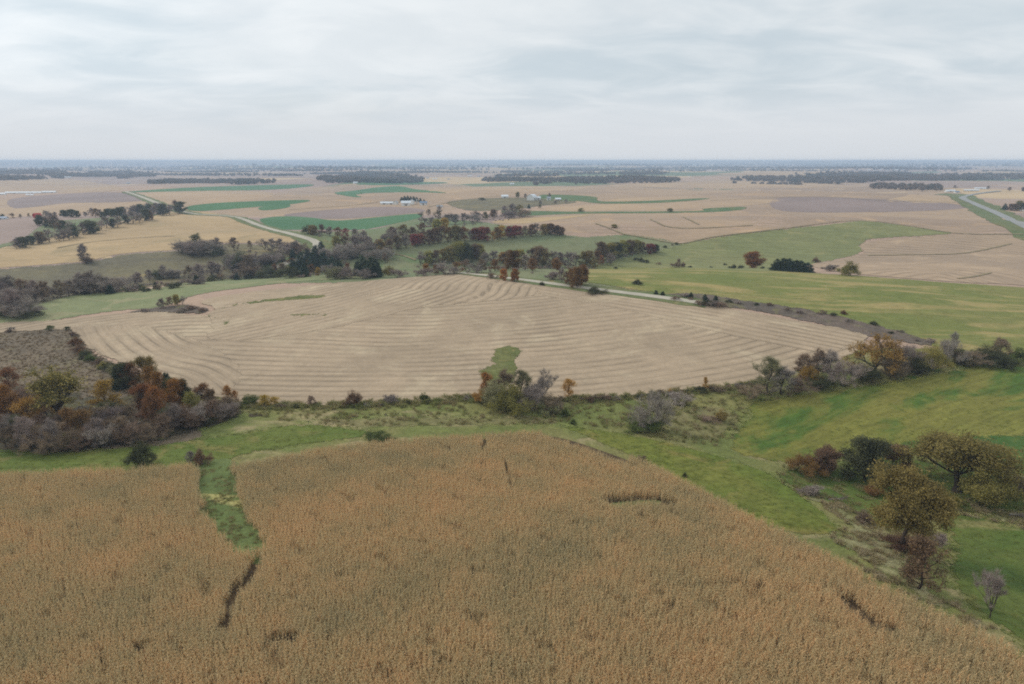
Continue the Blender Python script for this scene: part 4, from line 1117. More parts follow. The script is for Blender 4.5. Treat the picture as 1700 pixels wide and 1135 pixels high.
# woods on the slope above the road bend
grove('the wood right of the bend', 'mixed wood right of the road bend', [('shrub','dark',512,388,16,1.3),('round','tan',520,390,18,1.3),('sparse','brown',534,390,20,1.3),('bare','mauve',548,392,18,1.3),('sparse','rust',560,393,18,1.3),('sparse','red',574,395,18,1.3),('bare','mauve',590,398,20,1.3),('bare','mauve',604,402,22,1.3),
    ('round','olive',560,412,22,1.3),('sparse','rust',574,410,20,1.2),('bare','mauve',588,416,28,1.3),('bare','mauve',600,412,26,1.3),('round','dark',592,414,16,1.4),('bare','mauve',612,414,24,1.3),('brush','grey',572,424,24,1.4),('round','orange',590,420,14,1.2),('brush','mauve',604,426,24,1.4),('bare','mauve',618,420,24,1.2),('brush','grey',584,430,20,1.4),('shrub','dark',558,422,10,1.3),
    ('round','tan',632,420,26,1.2),('sparse','brown',646,418,24,1.3),('sparse','brown',660,414,26,1.3),('bare','mauve',674,412,26,1.3),('round','red',690,408,22,1.4),('round','red',698,406,20,1.3),('sparse','brown',712,406,28,1.2),('bare','mauve',642,408,28,1.2),('bare','mauve',656,402,26,1.3),('sparse','rust',650,396,22,1.3),('sparse','tan',668,396,26,1.3),('sparse','brown',684,398,24,1.3),('sparse','brown',700,392,24,1.2),('brush','grey',636,430,20,1.5),('brush','mauve',618,432,18,1.5)])
grove('the creek wood below the farm', 'mauve creek wood below the white farm', [('round','olive',726,382,20,1.4),('round','gold',738,380,20,1.1),('bare','grey',716,376,18,1.3),('bare','mauve',704,374,16,1.3),('bare','umber',728,366,18,1.3),('bare','mauve',742,372,18,1.3),('bare','mauve',756,372,18,1.3),('bare','mauve',770,370,18,1.3),('bare','grey',730,354,14,1.3),('bare','mauve',700,362,12,1.3),('bare','umber',712,358,12,1.3),('brush','mauve',750,366,14,1.5),('brush','grey',784,368,14,1.5),('bare','mauve',792,364,16,1.3),('round','tan',806,364,14,1.1),('sparse','brown',820,362,16,1.3),('round','rust',818,360,14,1.1),
    ('bare','mauve',838,360,20,1.2),('bare','mauve',850,358,22,1.3),('sparse','tan',862,358,20,1.3),('brush','mauve',846,362,14,1.5),('brush','umber',868,360,14,1.5),('cedar','cedar',878,346,8,1.4),('bare','moss',896,346,8,1.4)])
grove('the red row on the ridge', 'dark red tree row on the pasture ridge', [('round','brown',722,404,28,1.1),('sparse','brown',732,402,30,1.1),('sparse','rust',744,402,28,1.1),('round','tan',756,400,28,1.1),('bare','umber',766,400,24,1.2),('sparse','rust',772,400,26,1.0),('bare','mauve',780,400,20,1.2),('round','red',790,400,24,1.1),('round','red',800,400,26,1.2),('sparse','red',808,400,26,1.1),('sparse','gold',818,400,18,1.0),('sparse','rust',826,398,24,1.2),('round','gold',832,396,24,1.0),('round','red',844,395,22,1.2),('round','red',854,394,22,1.2),('sparse','red',864,393,20,1.2),('bare','umber',872,393,20,1.2),('round','brown',882,392,22,1.1),('bare','mauve',890,391,22,1.2),('round','tan',904,390,20,1.2),('round','brown',914,389,20,1.2),('round','brown',924,390,18,1.2),('round','brown',932,391,16,1.2)])
grove('the wood behind the stubble crest', 'big mixed wood behind the stubble crest', [('bare','mauve',698,440,24,1.2),('round','olive',712,440,26,1.2),('round','orange',708,452,16,1.1),('sparse','brown',724,440,28,1.2),('sparse','tan',734,436,26,1.2),('round','olive',746,436,30,1.2),('round','olive',764,434,36,1.2),('sparse','tan',752,426,24,1.2),('round','dark',776,436,36,1.1),('round','brown',788,432,30,1.2),('round','olive',798,430,28,1.1),('bare','umber',774,450,22,1.4),('sparse','rust',758,454,22,1.4),('brush','grey',740,456,22,1.5),('sparse','rust',724,456,18,1.2),('brush','mauve',706,458,14,1.5),('bare','mauve',806,440,24,1.3),('bare','umber',800,452,24,1.4),('brush','grey',788,454,18,1.5),('bare','mauve',820,440,26,1.3),
    ('round','gold',834,436,20,1.4),('round','brown',846,438,26,1.2),('sparse','rust',840,446,14,1.3),('round','rust',852,448,36,1.1),('sparse','rust',822,450,22,1.4),('round','olive',864,440,28,1.2),('sparse','gold',868,442,14,1.3),('bare','grey',872,448,28,1.2),('sparse','brown',884,440,32,1.1),('round','brown',894,442,36,1.2),('sparse','rust',884,450,24,1.3),('sparse','rust',906,436,14,1.3),('sparse','tan',906,444,32,1.2),('bare','grey',918,444,30,1.2),('bare','mauve',930,444,28,1.2),('round','rust',924,448,22,1.3),('bare','mauve',944,444,28,1.2),('bare','mauve',956,442,26,1.2),('sparse','tan',968,442,28,1.2),('round','tan',978,442,28,1.2),('sparse','rust',992,436,22,1.2),('sparse','orange',998,440,18,1.1),
    ('round','brown',1000,432,34,1.1),('round','olive',1012,430,30,1.2),('round','dark',1022,428,28,1.2),('round','olive',1034,424,28,1.2),('round','brown',1044,422,26,1.2),('round','olive',1056,420,24,1.2),('round','brown',1066,418,18,1.2),('bare','mauve',1012,440,22,1.3),('sparse','tan',988,446,18,1.3)])
grove('the roadside row behind the stubble', 'roadside trees behind the stubble crest', [('round','orange',836,466,22,1.0),('round','orange',855,468,24,1.0),('brush','umber',816,462,10,1.6),('round','rust',958,478,36,1.0),('round','rust',966,472,34,1.0),('sparse','rust',948,474,30,1.0),('bare','mauve',932,468,24,1.2),('bare','umber',942,472,22,1.2),('brush','mauve',918,464,16,1.5),('shrub','dark',900,474,7,1.2),('shrub','dark',987,487,12,1.9)])
plant('round', 'red', 1080, 420, 16, label='small red tree at the right end of the big mixed wood', group='trees on the green hill', wpx=16)
plant('round', 'dark', 1088, 419, 14, label='dark tree beside the small red one', group='trees on the green hill', wpx=12)
# shrubs over the pastures and along the road
plant('round', 'orange', 1250, 445, 28, label='round orange brown tree beside the pine clump', group='trees by the right pasture', wpx=28)
for k, (x, h) in enumerate([(1290, 21), (1300, 24), (1310, 23), (1320, 22), (1330, 21), (1341, 18)]):
    plant('cedar', 'cedar', x, 449 + k * 0.6, h, 2.3, f'{ORD[k]} dark pine from the left in the pine clump', group='dark pine clump on the pasture', name='pine_tree')
plant('shrub', 'brown', 1354, 436, 10, label='small dark shrub right of the pine clump', group='trees by the right pasture', wpx=13)
plant('shrub', 'olive', 1410, 457, 24, label='spreading olive tree by the right stubble hill', group='trees by the right pasture', wpx=34)
plant('brush', 'grey', 1378, 450, 12, label='grey brush between pine clump and olive tree', group='trees by the right pasture', wpx=22)
grove('the green pasture hill', 'dots of brush on the green pasture hill', [('shrub','dark',1104,411,5,1.2),('shrub','dark',1123,406,5,1.2),('brush','umber',1116,407,3,1.2),('shrub','dark',1056,432,5,1.4),('shrub','dark',1064,434,8,1.2),('shrub','dark',1072,436,6,1.4),('brush','umber',1094,439,4,2.0),('bare','umber',1126,443,16,0.9),('shrub','brown',1134,443,9,1.0),('brush','umber',1120,444,8,1.4),('shrub','dark',1146,444,4,1.2),('shrub','dark',1203,440,4,1.2),('shrub','dark',1218,446,8,1.3),('shrub','dark',1230,446,7,1.3),('shrub','dark',1266,446,5,1.2),('shrub','dark',1180,444,3,1.4)])
grove('the yellow green pasture by the road', 'shrubs on the yellow green pasture', [('shrub','dark',1058,472,9,1.3),('shrub','dark',1022,447,5,1.0),('cedar','cedar',1089,489,9,1.8),('cedar','cedar',1100,491,9,2.0),('cedar','cedar',1147,495,11,1.7),('cedar','cedar',1170,499,12,1.7),('cedar','cedar',1188,500,11,1.7),('brush','mauve',1138,494,8,1.8),('shrub','rust',1400,522,8,1.0)])
grove('the brushy roadside bank', 'brush on the roadside bank', line_items([(1110,494),(1200,500),(1300,512),(1400,530),(1500,556),(1560,574)], 17, [('brush', 'mauve'), ('brush', 'umber'), ('brush','mauve'), ('shrub', 'dark')], 6, 12, 4, (1.4, 2.0)))

grove('the brush where the gravel road vanishes', 'brush where the road vanishes', [('brush','umber',1162,507,9,1.8),('shrub','dark',1174,508,10,1.6),('brush','mauve',1184,509,10,1.8),('brush','umber',1196,510,10,1.8)])

# valley woods at the far left
grove('the wood behind the golden hill', 'valley wood behind the golden hill', line_items([(24,412),(60,404),(120,396),(165,384),(215,372),(260,360),(300,354)], 26, [('bare','mauve'),('round','dark'),('bare','grey'),('round','brown'),('round','dark')], 15, 24, 3, (1.2, 1.6)) + line_items([(62,374),(95,380),(115,384)], 8, [('bare','mauve'),('round','dark'),('bare','umber'),('sparse','brown')], 14, 20, 4, (1.2, 1.6)))
grove('the wood beside the red barn', 'valley wood beside the red barn', line_items([(70,362),(110,362),(150,360),(190,358),(230,354),(270,350),(295,348)], 24, [('bare','mauve'),('round','dark'),('bare','grey'),('sparse','brown')], 10, 17, 2, (1.2, 1.6)) + line_items([(165,362),(210,358),(260,354)], 10, [('round','dark'),('bare','mauve')], 12, 18, 2, (1.2,1.6)))
grove('the farmyard at the far left edge', 'farmyard trees at the far left', [('bare','umber',22,362,10,1.2),('bare','grey',34,362,8,1.2),('sparse','tan',48,360,7,1.2),('shrub','dark',4,360,6,1.3)])

# ------------------------------------------------------------------ scattered masses (corn, weeds, far woods)
def scatter(name, label, pts, rotz, scl, tint, protos, tilt=0.0):
    """one object: points in the place, each carrying one of the prototype plants"""
    me = bpy.data.meshes.new(name)
    me.vertices.add(len(pts))
    me.vertices.foreach_set('co', np.asarray(pts, np.float32).ravel())
    rot = np.column_stack([rng.normal(0, tilt, len(pts)), rng.normal(0, tilt, len(pts)), rotz]).astype(np.float32)
    a = me.attributes.new('rot', 'FLOAT_VECTOR', 'POINT'); a.data.foreach_set('vector', rot.ravel())
    a = me.attributes.new('scl', 'FLOAT', 'POINT'); a.data.foreach_set('value', np.asarray(scl, np.float32))
    a = me.attributes.new('tint', 'FLOAT', 'POINT'); a.data.foreach_set('value', np.asarray(tint, np.float32))
    a = me.attributes.new('pick', 'INT', 'POINT'); a.data.foreach_set('value', rng.integers(0, len(protos), len(pts)).astype(np.int32))
    o = add(name, me, None, label, None, None, 'stuff')
    pc = bpy.data.collections.new(name + '_plants')
    for i, m in enumerate(protos):
        po = bpy.data.objects.new(f'{name}_plant_{i}', m)
        pc.objects.link(po)
    ng = bpy.data.node_groups.new(name + '_scatter', 'GeometryNodeTree')
    ng.interface.new_socket('Geometry', in_out='INPUT', socket_type='NodeSocketGeometry')
    ng.interface.new_socket('Geometry', in_out='OUTPUT', socket_type='NodeSocketGeometry')
    N, L = ng.nodes.new, ng.links.new
    gi, go = N('NodeGroupInput'), N('NodeGroupOutput')
    ci = N('GeometryNodeCollectionInfo')
    ci.inputs['Collection'].default_value = pc
    ci.inputs['Separate Children'].default_value = True
    ci.inputs['Reset Children'].default_value = True
    ip = N('GeometryNodeInstanceOnPoints')
    ip.inputs['Pick Instance'].default_value = True
    def named(nm, t):
        n = N('GeometryNodeInputNamedAttribute'); n.data_type = t
        n.inputs['Name'].default_value = nm
        return n.outputs['Attribute']
    L(gi.outputs[0], ip.inputs['Points'])
    L(ci.outputs[0], ip.inputs['Instance'])
    L(named('pick', 'INT'), ip.inputs['Instance Index'])
    L(named('rot', 'FLOAT_VECTOR'), ip.inputs['Rotation'])
    L(named('scl', 'FLOAT'), ip.inputs['Scale'])
    L(ip.outputs[0], go.inputs[0])
    md = o.modifiers.new('scatter', 'NODES')
    md.node_group = ng
    return o

def mass_mat(name, stops, own=0.35, trans=0.2, top=None):
    """colour runs through stops by the instance's tint; each blade varies a little"""
    t = NT(name)
    at = t.n('ShaderNodeAttribute', attribute_name='tint', attribute_type='INSTANCER').outputs['Fac']
    lf = t.n('ShaderNodeAttribute', attribute_name='leaf').outputs['Fac']
    v = t.math('ADD', at, t.math('MULTIPLY', t.math('SUBTRACT', lf, 0.5), own))
    cr = t.n('ShaderNodeValToRGB')
    el = cr.color_ramp.elements
    while len(el) < len(stops):
        el.new(0.5)
    for e, (p, c) in zip(el, stops):
        e.position = p; e.color = (*lin(c), 1)
    t.put(cr.inputs[0], v)
    t.color(cr.outputs[0])
    if trans:
        tr = t.n('ShaderNodeBsdfTranslucent'); t.put(tr.inputs[0], cr.outputs[0])
        mx = t.n('ShaderNodeMixShader'); mx.inputs[0].default_value = trans
        t.t.links.new(t.b.outputs[0], mx.inputs[1]); t.t.links.new(tr.outputs[0], mx.inputs[2])
        t.t.links.new(mx.outputs[0], t.t.nodes['Material Output'].inputs[0])
    return t.m

def fbm(x, y, s, seed=0):
    g = np.random.default_rng(seed)
    z = 0; a = 1; tot = 0
    for o in range(4):
        for _ in range(3):
            th = g.uniform(0, 6.28); ph = g.uniform(0, 6.28)
            z = z + a * np.sin((x * math.cos(th) + y * math.sin(th)) / s * 6.28 * g.uniform(0.7, 1.3) + ph)
        tot += a * 1.7
        a *= 0.6; s *= 0.47
    return z / tot

MAT['corn'] = mass_mat('corn', [(0.0, (158, 149, 115)), (0.3, (198, 179, 135)), (0.55, (219, 190, 143)), (0.8, (222, 179, 128)), (1.0, (236, 212, 169))], own=0.55, trans=0.18)
def corn_clump(seed):
    """about one metre of a row: dry stalks with drooping blades, an ear and a tassel"""
    r = np.random.default_rng(seed)
    V, F4, leaf = [], [], []
    def quad(a, b, c, d, t):
        n = len(V); V.extend([a, b, c, d]); F4.append((n, n + 1, n + 2, n + 3)); leaf.extend([t] * 4)
    for k in range(6):
        x = -0.5 + (k + r.uniform(0.2, 0.8)) / 6
        base = np.array([x, r.normal(0, 0.06), 0.0])
        h = r.uniform(2.0, 2.55)
        ln = np.array([r.normal(0, 0.10), r.normal(0, 0.10), 1.0]); ln /= np.linalg.norm(ln)
        tp = base + ln * h
        t = pt = r.uniform(0.05, 0.95)
        w = 0.018
        quad(base + (w, 0, 0), base - (w, 0, 0), tp - (w * .5, 0, 0), tp + (w * .5, 0, 0), t)
        quad(base + (0, w, 0), base - (0, w, 0), tp - (0, w * .5, 0), tp + (0, w * .5, 0), t)
        for q in range(8):
            z = h * (0.16 + 0.095 * q) + r.normal(0, 0.05)
            az = (q % 2) * math.pi + r.normal(0, 0.7) + k
            o = base + ln * z
            d = np.array([math.cos(az), math.sin(az), 0]); s = np.array([-d[1], d[0], 0])
            L = r.uniform(0.28, 0.52); up = r.uniform(0.05, 0.30); dr = r.uniform(0.15, 0.6)
            w = r.uniform(0.03, 0.055)
            p1 = o + d * L * 0.45 + np.array([0, 0, up]); p2 = o + d * L + np.array([0, 0, up - dr])
            t = np.clip(pt + r.normal(0, 0.16), 0, 1)
            quad(o + s * w * .6, o - s * w * .6, p1 - s * w, p1 + s * w, t)
            quad(p1 + s * w, p1 - s * w, p2 - s * w * .25, p2 + s * w * .25, t)
        e = base + ln * h * 0.5; a = r.uniform(0, 6.28)
        d = np.array([math.cos(a) * .1, math.sin(a) * .1, 0.04])
        quad(e, e + d + (0, 0, .1), e + d * 1.3 - (0, 0, .12), e - (0, 0, .06), 0.95)
        for q in range(3):
            a = r.uniform(0, 6.28)
            d = np.array([math.cos(a) * .12, math.sin(a) * .12, r.uniform(.16, .3)])
            quad(tp - (.008, 0, 0), tp + (.008, 0, 0), tp + d + (.012, 0, 0), tp + d - (.012, 0, 0), 0.35)
    return mesh_from('corn_row_piece', np.array(V), np.array(F4), MAT['corn'], False, {'leaf': np.array(leaf)})
CORN = [corn_clump(900 + k) for k in range(7)]

CORN_C = P(catmull([(384,772),(500,748),(620,731),(750,722),(860,716),(925,716),(1000,738),(1080,768),(1150,803),(1250,853),(1350,903),(1450,958),(1540,1003),(1650,1053),(1720,1095),(1850,1170)], 5, False), 1.9)
_e = P(catmull([(440,905),(436,884),(412,862),(402,838),(400,812),(392,788),(384,772)], 6, False), 0.6)
_l = P(catmull([(-240,820),(-60,795),(0,790),(100,786),(225,780),(322,776),(330,800),(326,818),(338,832),(330,848),(352,864),(356,884),(372,905),(395,918),(425,922)], 6, False), 1.0)
_e = _e + rng.normal(0, 0.5, _e.shape); _l[40:] += rng.normal(0, 0.5, _l[40:].shape)
CORN_POLY = np.vstack([_e, CORN_C, [(125, 20), (-125, 20), (-190, 60)], _l])
CORN_POLY_C = CORN_POLY
sheet('soil', 'dark soil strewn with husks under the standing corn', None, 9, MAT['soil'], world=CORN_POLY)
sheet('meadow', 'green grass waterway running into the corn', [(312,778),(350,764),(392,768),(402,800),(414,840),(430,866),(456,890),(450,930),(400,936),(346,908),(330,870),(312,850),(316,815)], 11, MAT['waterway'], jitter=0.3)

th = R(6)
U, W_ = np.meshgrid(np.arange(-230, 230, 0.95), np.arange(-30, 330, 0.76))
U = U.ravel() + rng.uniform(-0.15, 0.15, U.size); W_ = W_.ravel() + rng.normal(0, 0.05, W_.size)
cxp = U * math.cos(th) - W_ * math.sin(th); cyp = U * math.sin(th) + W_ * math.cos(th)
k = pip(cxp, cyp, CORN_POLY) & (np.abs(cxp) < 0.85 * cyp + 45)
cxp, cyp = cxp[k], cyp[k]
gone = np.zeros(cxp.shape, bool)
def gap(px, width, dz=1.4, ragged=0.5):
    global gone
    ln = P(catmull(px, 5, False), dz)
    d = dist_polyline(cxp, cyp, ln)
    gone |= d < width * (1 + ragged * fbm(cxp, cyp, 5, 77))
gap([(428,925),(424,940),(408,962),(392,985)], 1.05)
gap([(388,990),(380,1010),(376,1040)], 0.8)
gap([(1016,838),(1060,834),(1090,834)], 2.1, 0.6, 0.15)
gap([(1100,832),(1120,836)], 1.2)
gap([(1404,992),(1430,1015),(1452,1032),(1484,1042)], 1.15, 1.4, 0.2)
gap([(922,726),(960,739),(1000,754),(1026,765)], 3.2, 0.4, 0.15)
gap([(806,726),(804,740),(800,748)], 0.65)
gap([(834,765),(846,785),(848,806)], 0.35)
gap([(455,1062),(478,1060)], 1.1)
gap([(228,1072),(240,1073)], 0.8)
gap([(1108,1006),(1113,1008)], 0.6)
gap([(1140,976),(1210,972),(1260,976)], 0.5)
gap([(798,770),(802,772)], 0.7)
gone |= rng.uniform(0, 1, cxp.shape) < 0.012
low = fbm(cxp, cyp, 9, 11)
keep = ~gone
cxp, cyp, low = cxp[keep], cyp[keep], low[keep]
tint = np.clip(0.44 + 0.17 * fbm(cxp, cyp, 52, 5) + 0.09 * fbm(cxp, cyp, 13, 6) + rng.normal(0, 0.05, cxp.shape), 0.02, 0.98)
scl = (0.97 + 0.07 * fbm(cxp, cyp, 30, 8) + rng.normal(0, 0.03, cxp.shape)) * np.where(low < -0.62, 0.7, 1.0)
cz = H(cxp, cyp) + lift(cxp, cyp, 9) - 0.02
scatter('corn', 'standing dry brown corn filling the foreground', np.column_stack([cxp, cyp, cz]), th + rng.integers(0, 2, cxp.shape) * math.pi + rng.normal(0, 0.08, cxp.shape), scl, tint, CORN, 0.02)
print('corn pieces', len(cxp))

# dry weeds and grass tufts
MAT['weeds'] = mass_mat('weeds', [(0.0, (112, 124, 66)), (0.35, (146, 144, 90)), (0.65, (160, 142, 104)), (1.0, (190, 176, 146))], own=0.3)
def tuft(seed, n=26, h=0.7, w=0.03, spread=0.35):
    r = np.random.default_rng(seed)
    b = np.column_stack([r.normal(0, spread * .5, (n, 2)), np.zeros(n)])
    d = np.column_stack([r.normal(0, spread, (n, 2)), r.uniform(0.6, 1.15, n) * h])
    a = r.uniform(0, 6.28, n); s = np.column_stack([np.cos(a), np.sin(a), np.zeros(n)]) * w
    V = np.stack([b - s, b + s, b + d * [0.6, 0.6, 0.75] + s * .8, b + d], 1).reshape(-1, 3)
    F = (np.arange(n) * 4)[:, None] + np.array([[0, 1, 2, 3]])
    return mesh_from('weed_tuft', V, F, MAT['weeds'], False, {'leaf': np.repeat(r.uniform(0, 1, n), 4)})
MAT['brown_weeds'] = mass_mat('brown_weeds', [(0.0, (116, 104, 76)), (0.4, (136, 118, 92)), (0.7, (150, 130, 104)), (1.0, (164, 144, 116))], own=0.3)
TUFTS = [tuft(950 + k) for k in range(4)]
WEEDY = [tuft(960 + k, 34, 1.1, 0.05, 0.5) for k in range(4)]
SCRUB = []
for m_ in WEEDY:
    m2 = m_.copy(); m2.materials.clear(); m2.materials.append(MAT['brown_weeds']); SCRUB.append(m2)
def fill(px, dens, per=4):
    poly = P(catmull(px, per))
    x0, y0 = poly.min(0); x1, y1 = poly.max(0)
    n = int((x1 - x0) * (y1 - y0) * dens)
    x = rng.uniform(x0, x1, n); y = rng.uniform(y0, y1, n)
    k = pip(x, y, poly) & ~pip(x, y, CORN_POLY)
    return x[k], y[k]
def weeds(name, label, areas, protos, base, seed, smin=0.5, smax=1.2, thresh=-9):
    X, Y = [], []
    for px, dens in areas:
        x, y = fill(px, dens); X.append(x); Y.append(y)
    x = np.concatenate(X); y = np.concatenate(Y)
    f = fbm(x, y, 9, seed)
    k = f > thresh
    x, y, f = x[k], y[k], f[k]
    t = np.clip(base + 0.22 * f + rng.normal(0, 0.1, x.shape), 0, 1)
    scatter(name, label, np.column_stack([x, y, H(x, y) + 0.02]), rng.uniform(0, 6.28, x.shape), rng.uniform(smin, smax, x.shape), t, protos, 0.12)
    print(name, len(x))
weeds('dry_weeds', 'pale dry weeds standing between corn and oaks', [
    ([(1292,800),(1330,812),(1380,828),(1420,848),(1460,876),(1505,905),(1550,968),(1600,1010),(1660,1050),(1600,1040),(1540,1010),(1450,960),(1380,896),(1404,872),(1370,845),(1310,815)], 1.1),
    ([(1470,860),(1530,842),(1600,838),(1720,864),(1720,882),(1600,858),(1550,866),(1565,900),(1520,895)], 1.1)], WEEDY, 0.68, 21, 0.4, 0.9, -0.1)
weeds('swale_grass', 'tussocky grass in the swale below the stubble', [
    ([(410,682),(560,676),(700,668),(850,684),(980,664),(1150,655),(1260,650),(1330,646),(1240,668),(1235,690),(1200,740),(1100,730),(960,705),(800,706),(600,708),(480,700)], 0.55),
    ([(1260,655),(1400,636),(1540,606),(1560,612),(1420,645),(1270,666)], 0.5),
    ([(1285,790),(1330,768),(1440,752),(1560,764),(1700,790),(1700,860),(1560,850),(1500,890),(1400,850)], 0.5)], TUFTS, 0.42, 22, 0.5, 1.5, -0.2)
weeds('scrub_weeds', 'brown weeds over the slope left of the stubble', [
    ([(-60,560),(0,554),(122,550),(150,582),(210,615),(280,655),(300,680),(0,690),(-60,690)], 0.5)], SCRUB, 0.55, 23, 0.25, 0.6, -2)
MAT['green_blades'] = mass_mat('green_blades', [(0.0, (92, 116, 54)), (0.4, (122, 132, 64)), (0.7, (140, 138, 74)), (1.0, (164, 152, 94))], own=0.25)
GRASS = [tuft(980 + k, 24, 0.34, 0.035, 0.55) for k in range(4)]
for m_ in GRASS:
    m_.materials.clear(); m_.materials.append(MAT['green_blades'])
weeds('pasture_grass', 'short tufts over the mown and hay meadows', [
    ([(940,708),(1030,720),(1120,738),(1200,760),(1280,788),(1340,830),(1390,870),(1390,884),(1340,888),(1260,860),(1150,805),(1060,755),(980,726)], 0.9),
    ([(1250,668),(1330,654),(1430,642),(1560,612),(1720,612),(1720,790),(1560,762),(1440,750),(1330,770),(1240,755),(1220,715)], 0.55),
    ([(1550,864),(1600,854),(1720,876),(1720,1085),(1650,1040),(1600,998),(1570,955)], 1.2),
    ([(-40,745),(100,748),(250,738),(400,718),(500,704),(610,714),(500,740),(400,756),(250,775),(-40,785)], 0.8)], GRASS, 0.42, 27, 0.4, 0.85, -0.6)
weeds('waterway_grass', 'tall green and yellow grass in the corn waterway', [([(330,780),(384,772),(396,800),(404,840),(420,866),(440,890),(436,915),(400,915),(362,890),(345,860),(332,830)], 1.6)], TUFTS, 0.40, 24, 0.5, 1.0, -0.1)
weeds('stubble_edge_grass', 'dry grass margin along the stubble hedge', [([(400,680),(560,680),(700,674),(790,670),(790,658),(700,662),(560,670),(410,670)], 0.7), ([(930,672),(1060,664),(1200,650),(1280,640),(1280,632),(1180,642),(1060,654),(940,660)], 0.7)], WEEDY, 0.4, 25, 0.6, 1.3)

# leafless undergrowth in the creek valleys
MAT['brush_mass'] = mass_mat('brush_mass', [(0.0, (140, 132, 108)), (0.4, (160, 142, 132)), (0.7, (172, 150, 142)), (1.0, (180, 154, 124))], own=0.0, trans=0)
BRUSH = []
for tm_, cm_, _r in VARIANTS['brush']:
    m2 = cm_.copy(); m2.materials.clear(); m2.materials.append(MAT['brush_mass']); BRUSH.append(m2)
def undergrowth(label, areas, smin=0.12, smax=0.28):
    X, Y = [], []
    for px, dens in areas:
        x, y = fill(px, dens); X.append(x); Y.append(y)
    x = np.concatenate(X); y = np.concatenate(Y)
    k = fbm(x, y, 60, 41) * 0.8 + rng.normal(0, 0.25, x.shape) > -0.1
    k &= (dist_polyline(x, y, ROAD_A) > 9) & (dist_polyline(x, y, ROAD_B) > 7)
    x, y = x[k], y[k]
    if len(x) > 1900:
        q = rng.permutation(len(x))[:1900]; x, y = x[q], y[q]
    t = np.clip(0.5 + 0.3 * fbm(x, y, 70, 42) + rng.normal(0, 0.12, x.shape), 0, 1)
    scatter('undergrowth', label, np.column_stack([x, y, H(x, y)]), rng.uniform(0, 6.28, x.shape), rng.uniform(smin, smax, x.shape), t, BRUSH)
    print('undergrowth', len(x))
undergrowth('mauve leafless undergrowth on the hillside below the golden field', [
    ([(120,488),(200,470),(260,458),(360,448),(400,430),(380,416),(300,420),(330,410),(420,410),(495,410),(524,420),(480,440),(430,452),(360,464),(250,476),(160,488)], 0.012),
    ([(-60,520),(0,492),(60,478),(120,468),(190,462),(200,474),(120,490),(60,504),(0,520)], 0.02)])
undergrowth('mauve leafless undergrowth along the creek behind the stubble', [
    ([(470,452),(540,430),(560,412),(510,390),(590,390),(640,392),(700,384),(720,402),(650,420),(610,432),(590,445),(560,460),(500,462)], 0.012),
    ([(690,456),(700,436),(760,428),(830,428),(900,430),(1000,430),(1060,418),(1010,442),(930,452),(860,456),(760,458)], 0.012),
    ([(695,384),(720,362),(780,358),(830,352),(880,352),(870,362),(800,372),(740,386)], 0.008)])

# far woods: masses of crowns nobody could count
MAT['far_wood'] = mass_mat('far_wood', [(0.0, (84, 90, 78)), (0.4, (114, 104, 94)), (0.7, (132, 116, 106)), (1.0, (146, 122, 100))], own=0.3, trans=0)
def crown_blob(seed):
    r = np.random.default_rng(seed)
    c = r.normal(0, 1, (46, 3)); c /= np.linalg.norm(c, axis=1)[:, None]
    c *= r.uniform(0.55, 1.0, (46, 1)); c = c * [4.2, 4.2, 4.0] + [0, 0, 5.2]
    c[:, 2] = np.maximum(c[:, 2], 0.8)
    V, F, t = leaf_cloud(c, 5, 0.7, 1.15, r, 0.8)
    return mesh_from('far_crown', V, F, MAT['far_wood'], False, {'leaf': t})
BLOBS = [crown_blob(970 + k) for k in range(4)]
def far_wood(name, label, areas, base=0.45, smin=0.9, smax=1.7):
    X, Y = [], []
    for px, dens in areas:
        x, y = fill(px, dens, 3)
        X.append(x); Y.append(y)
    x = np.concatenate(X); y = np.concatenate(Y)
    k = fbm(x, y, 900, 33) * 0.7 + fbm(x, y, 260, 34) * 0.5 > -0.05
    x, y = x[k], y[k]
    if len(x) > 14000:
        k = rng.permutation(len(x))[:14000]; x, y = x[k], y[k]
    t = np.clip(base + 0.25 * fbm(x, y, 300, 31) + rng.normal(0, 0.16, x.shape), 0, 1)
    scatter(name, label, np.column_stack([x, y, H(x, y) - 1.0]), rng.uniform(0, 6.28, x.shape), rng.uniform(smin, smax, x.shape), t, BLOBS)
    print(name, len(x))
far_wood('forest', 'distant bluish wood across the right', [
    ([(1205,299),(1260,294),(1340,291),(1450,289),(1560,291),(1720,290),(1800,291),(1800,300),(1700,298),(1590,300),(1480,300),(1400,306),(1330,303),(1260,301)], 0.004)], 0.45)
far_wood('forest', 'distant bluish wood in the middle below the horizon', [
    ([(800,300),(850,295),(910,292),(960,297),(1060,296),(1120,298),(1110,303),(960,304),(850,304)], 0.004),
    ([(520,300),(560,294),(620,290),(680,292),(705,298),(690,304),(620,304),(560,304)], 0.004)], 0.45)
far_wood('forest', 'distant bluish wood at the left below the horizon', [
    ([(-200,298),(-60,294),(40,292),(120,288),(200,286),(262,291),(220,296),(130,296),(60,298),(-60,302)], 0.004),
    ([(240,305),(300,300),(360,299),(440,302),(515,305),(440,307),(330,306)], 0.003)], 0.45)
def wood_strip(cx, cy, w, h):
    a_ = np.linspace(0, 2 * np.pi, 15)[:-1]
    rr2 = 1 + 0.35 * np.sin(a_ * 2 + rng.uniform(0, 6)) * rng.uniform(0, 1) + rng.normal(0, 0.12, a_.shape)
    return [(cx + w * math.cos(t) * q, max(270.6, cy + h * math.sin(t) * q)) for t, q in zip(a_, rr2)]
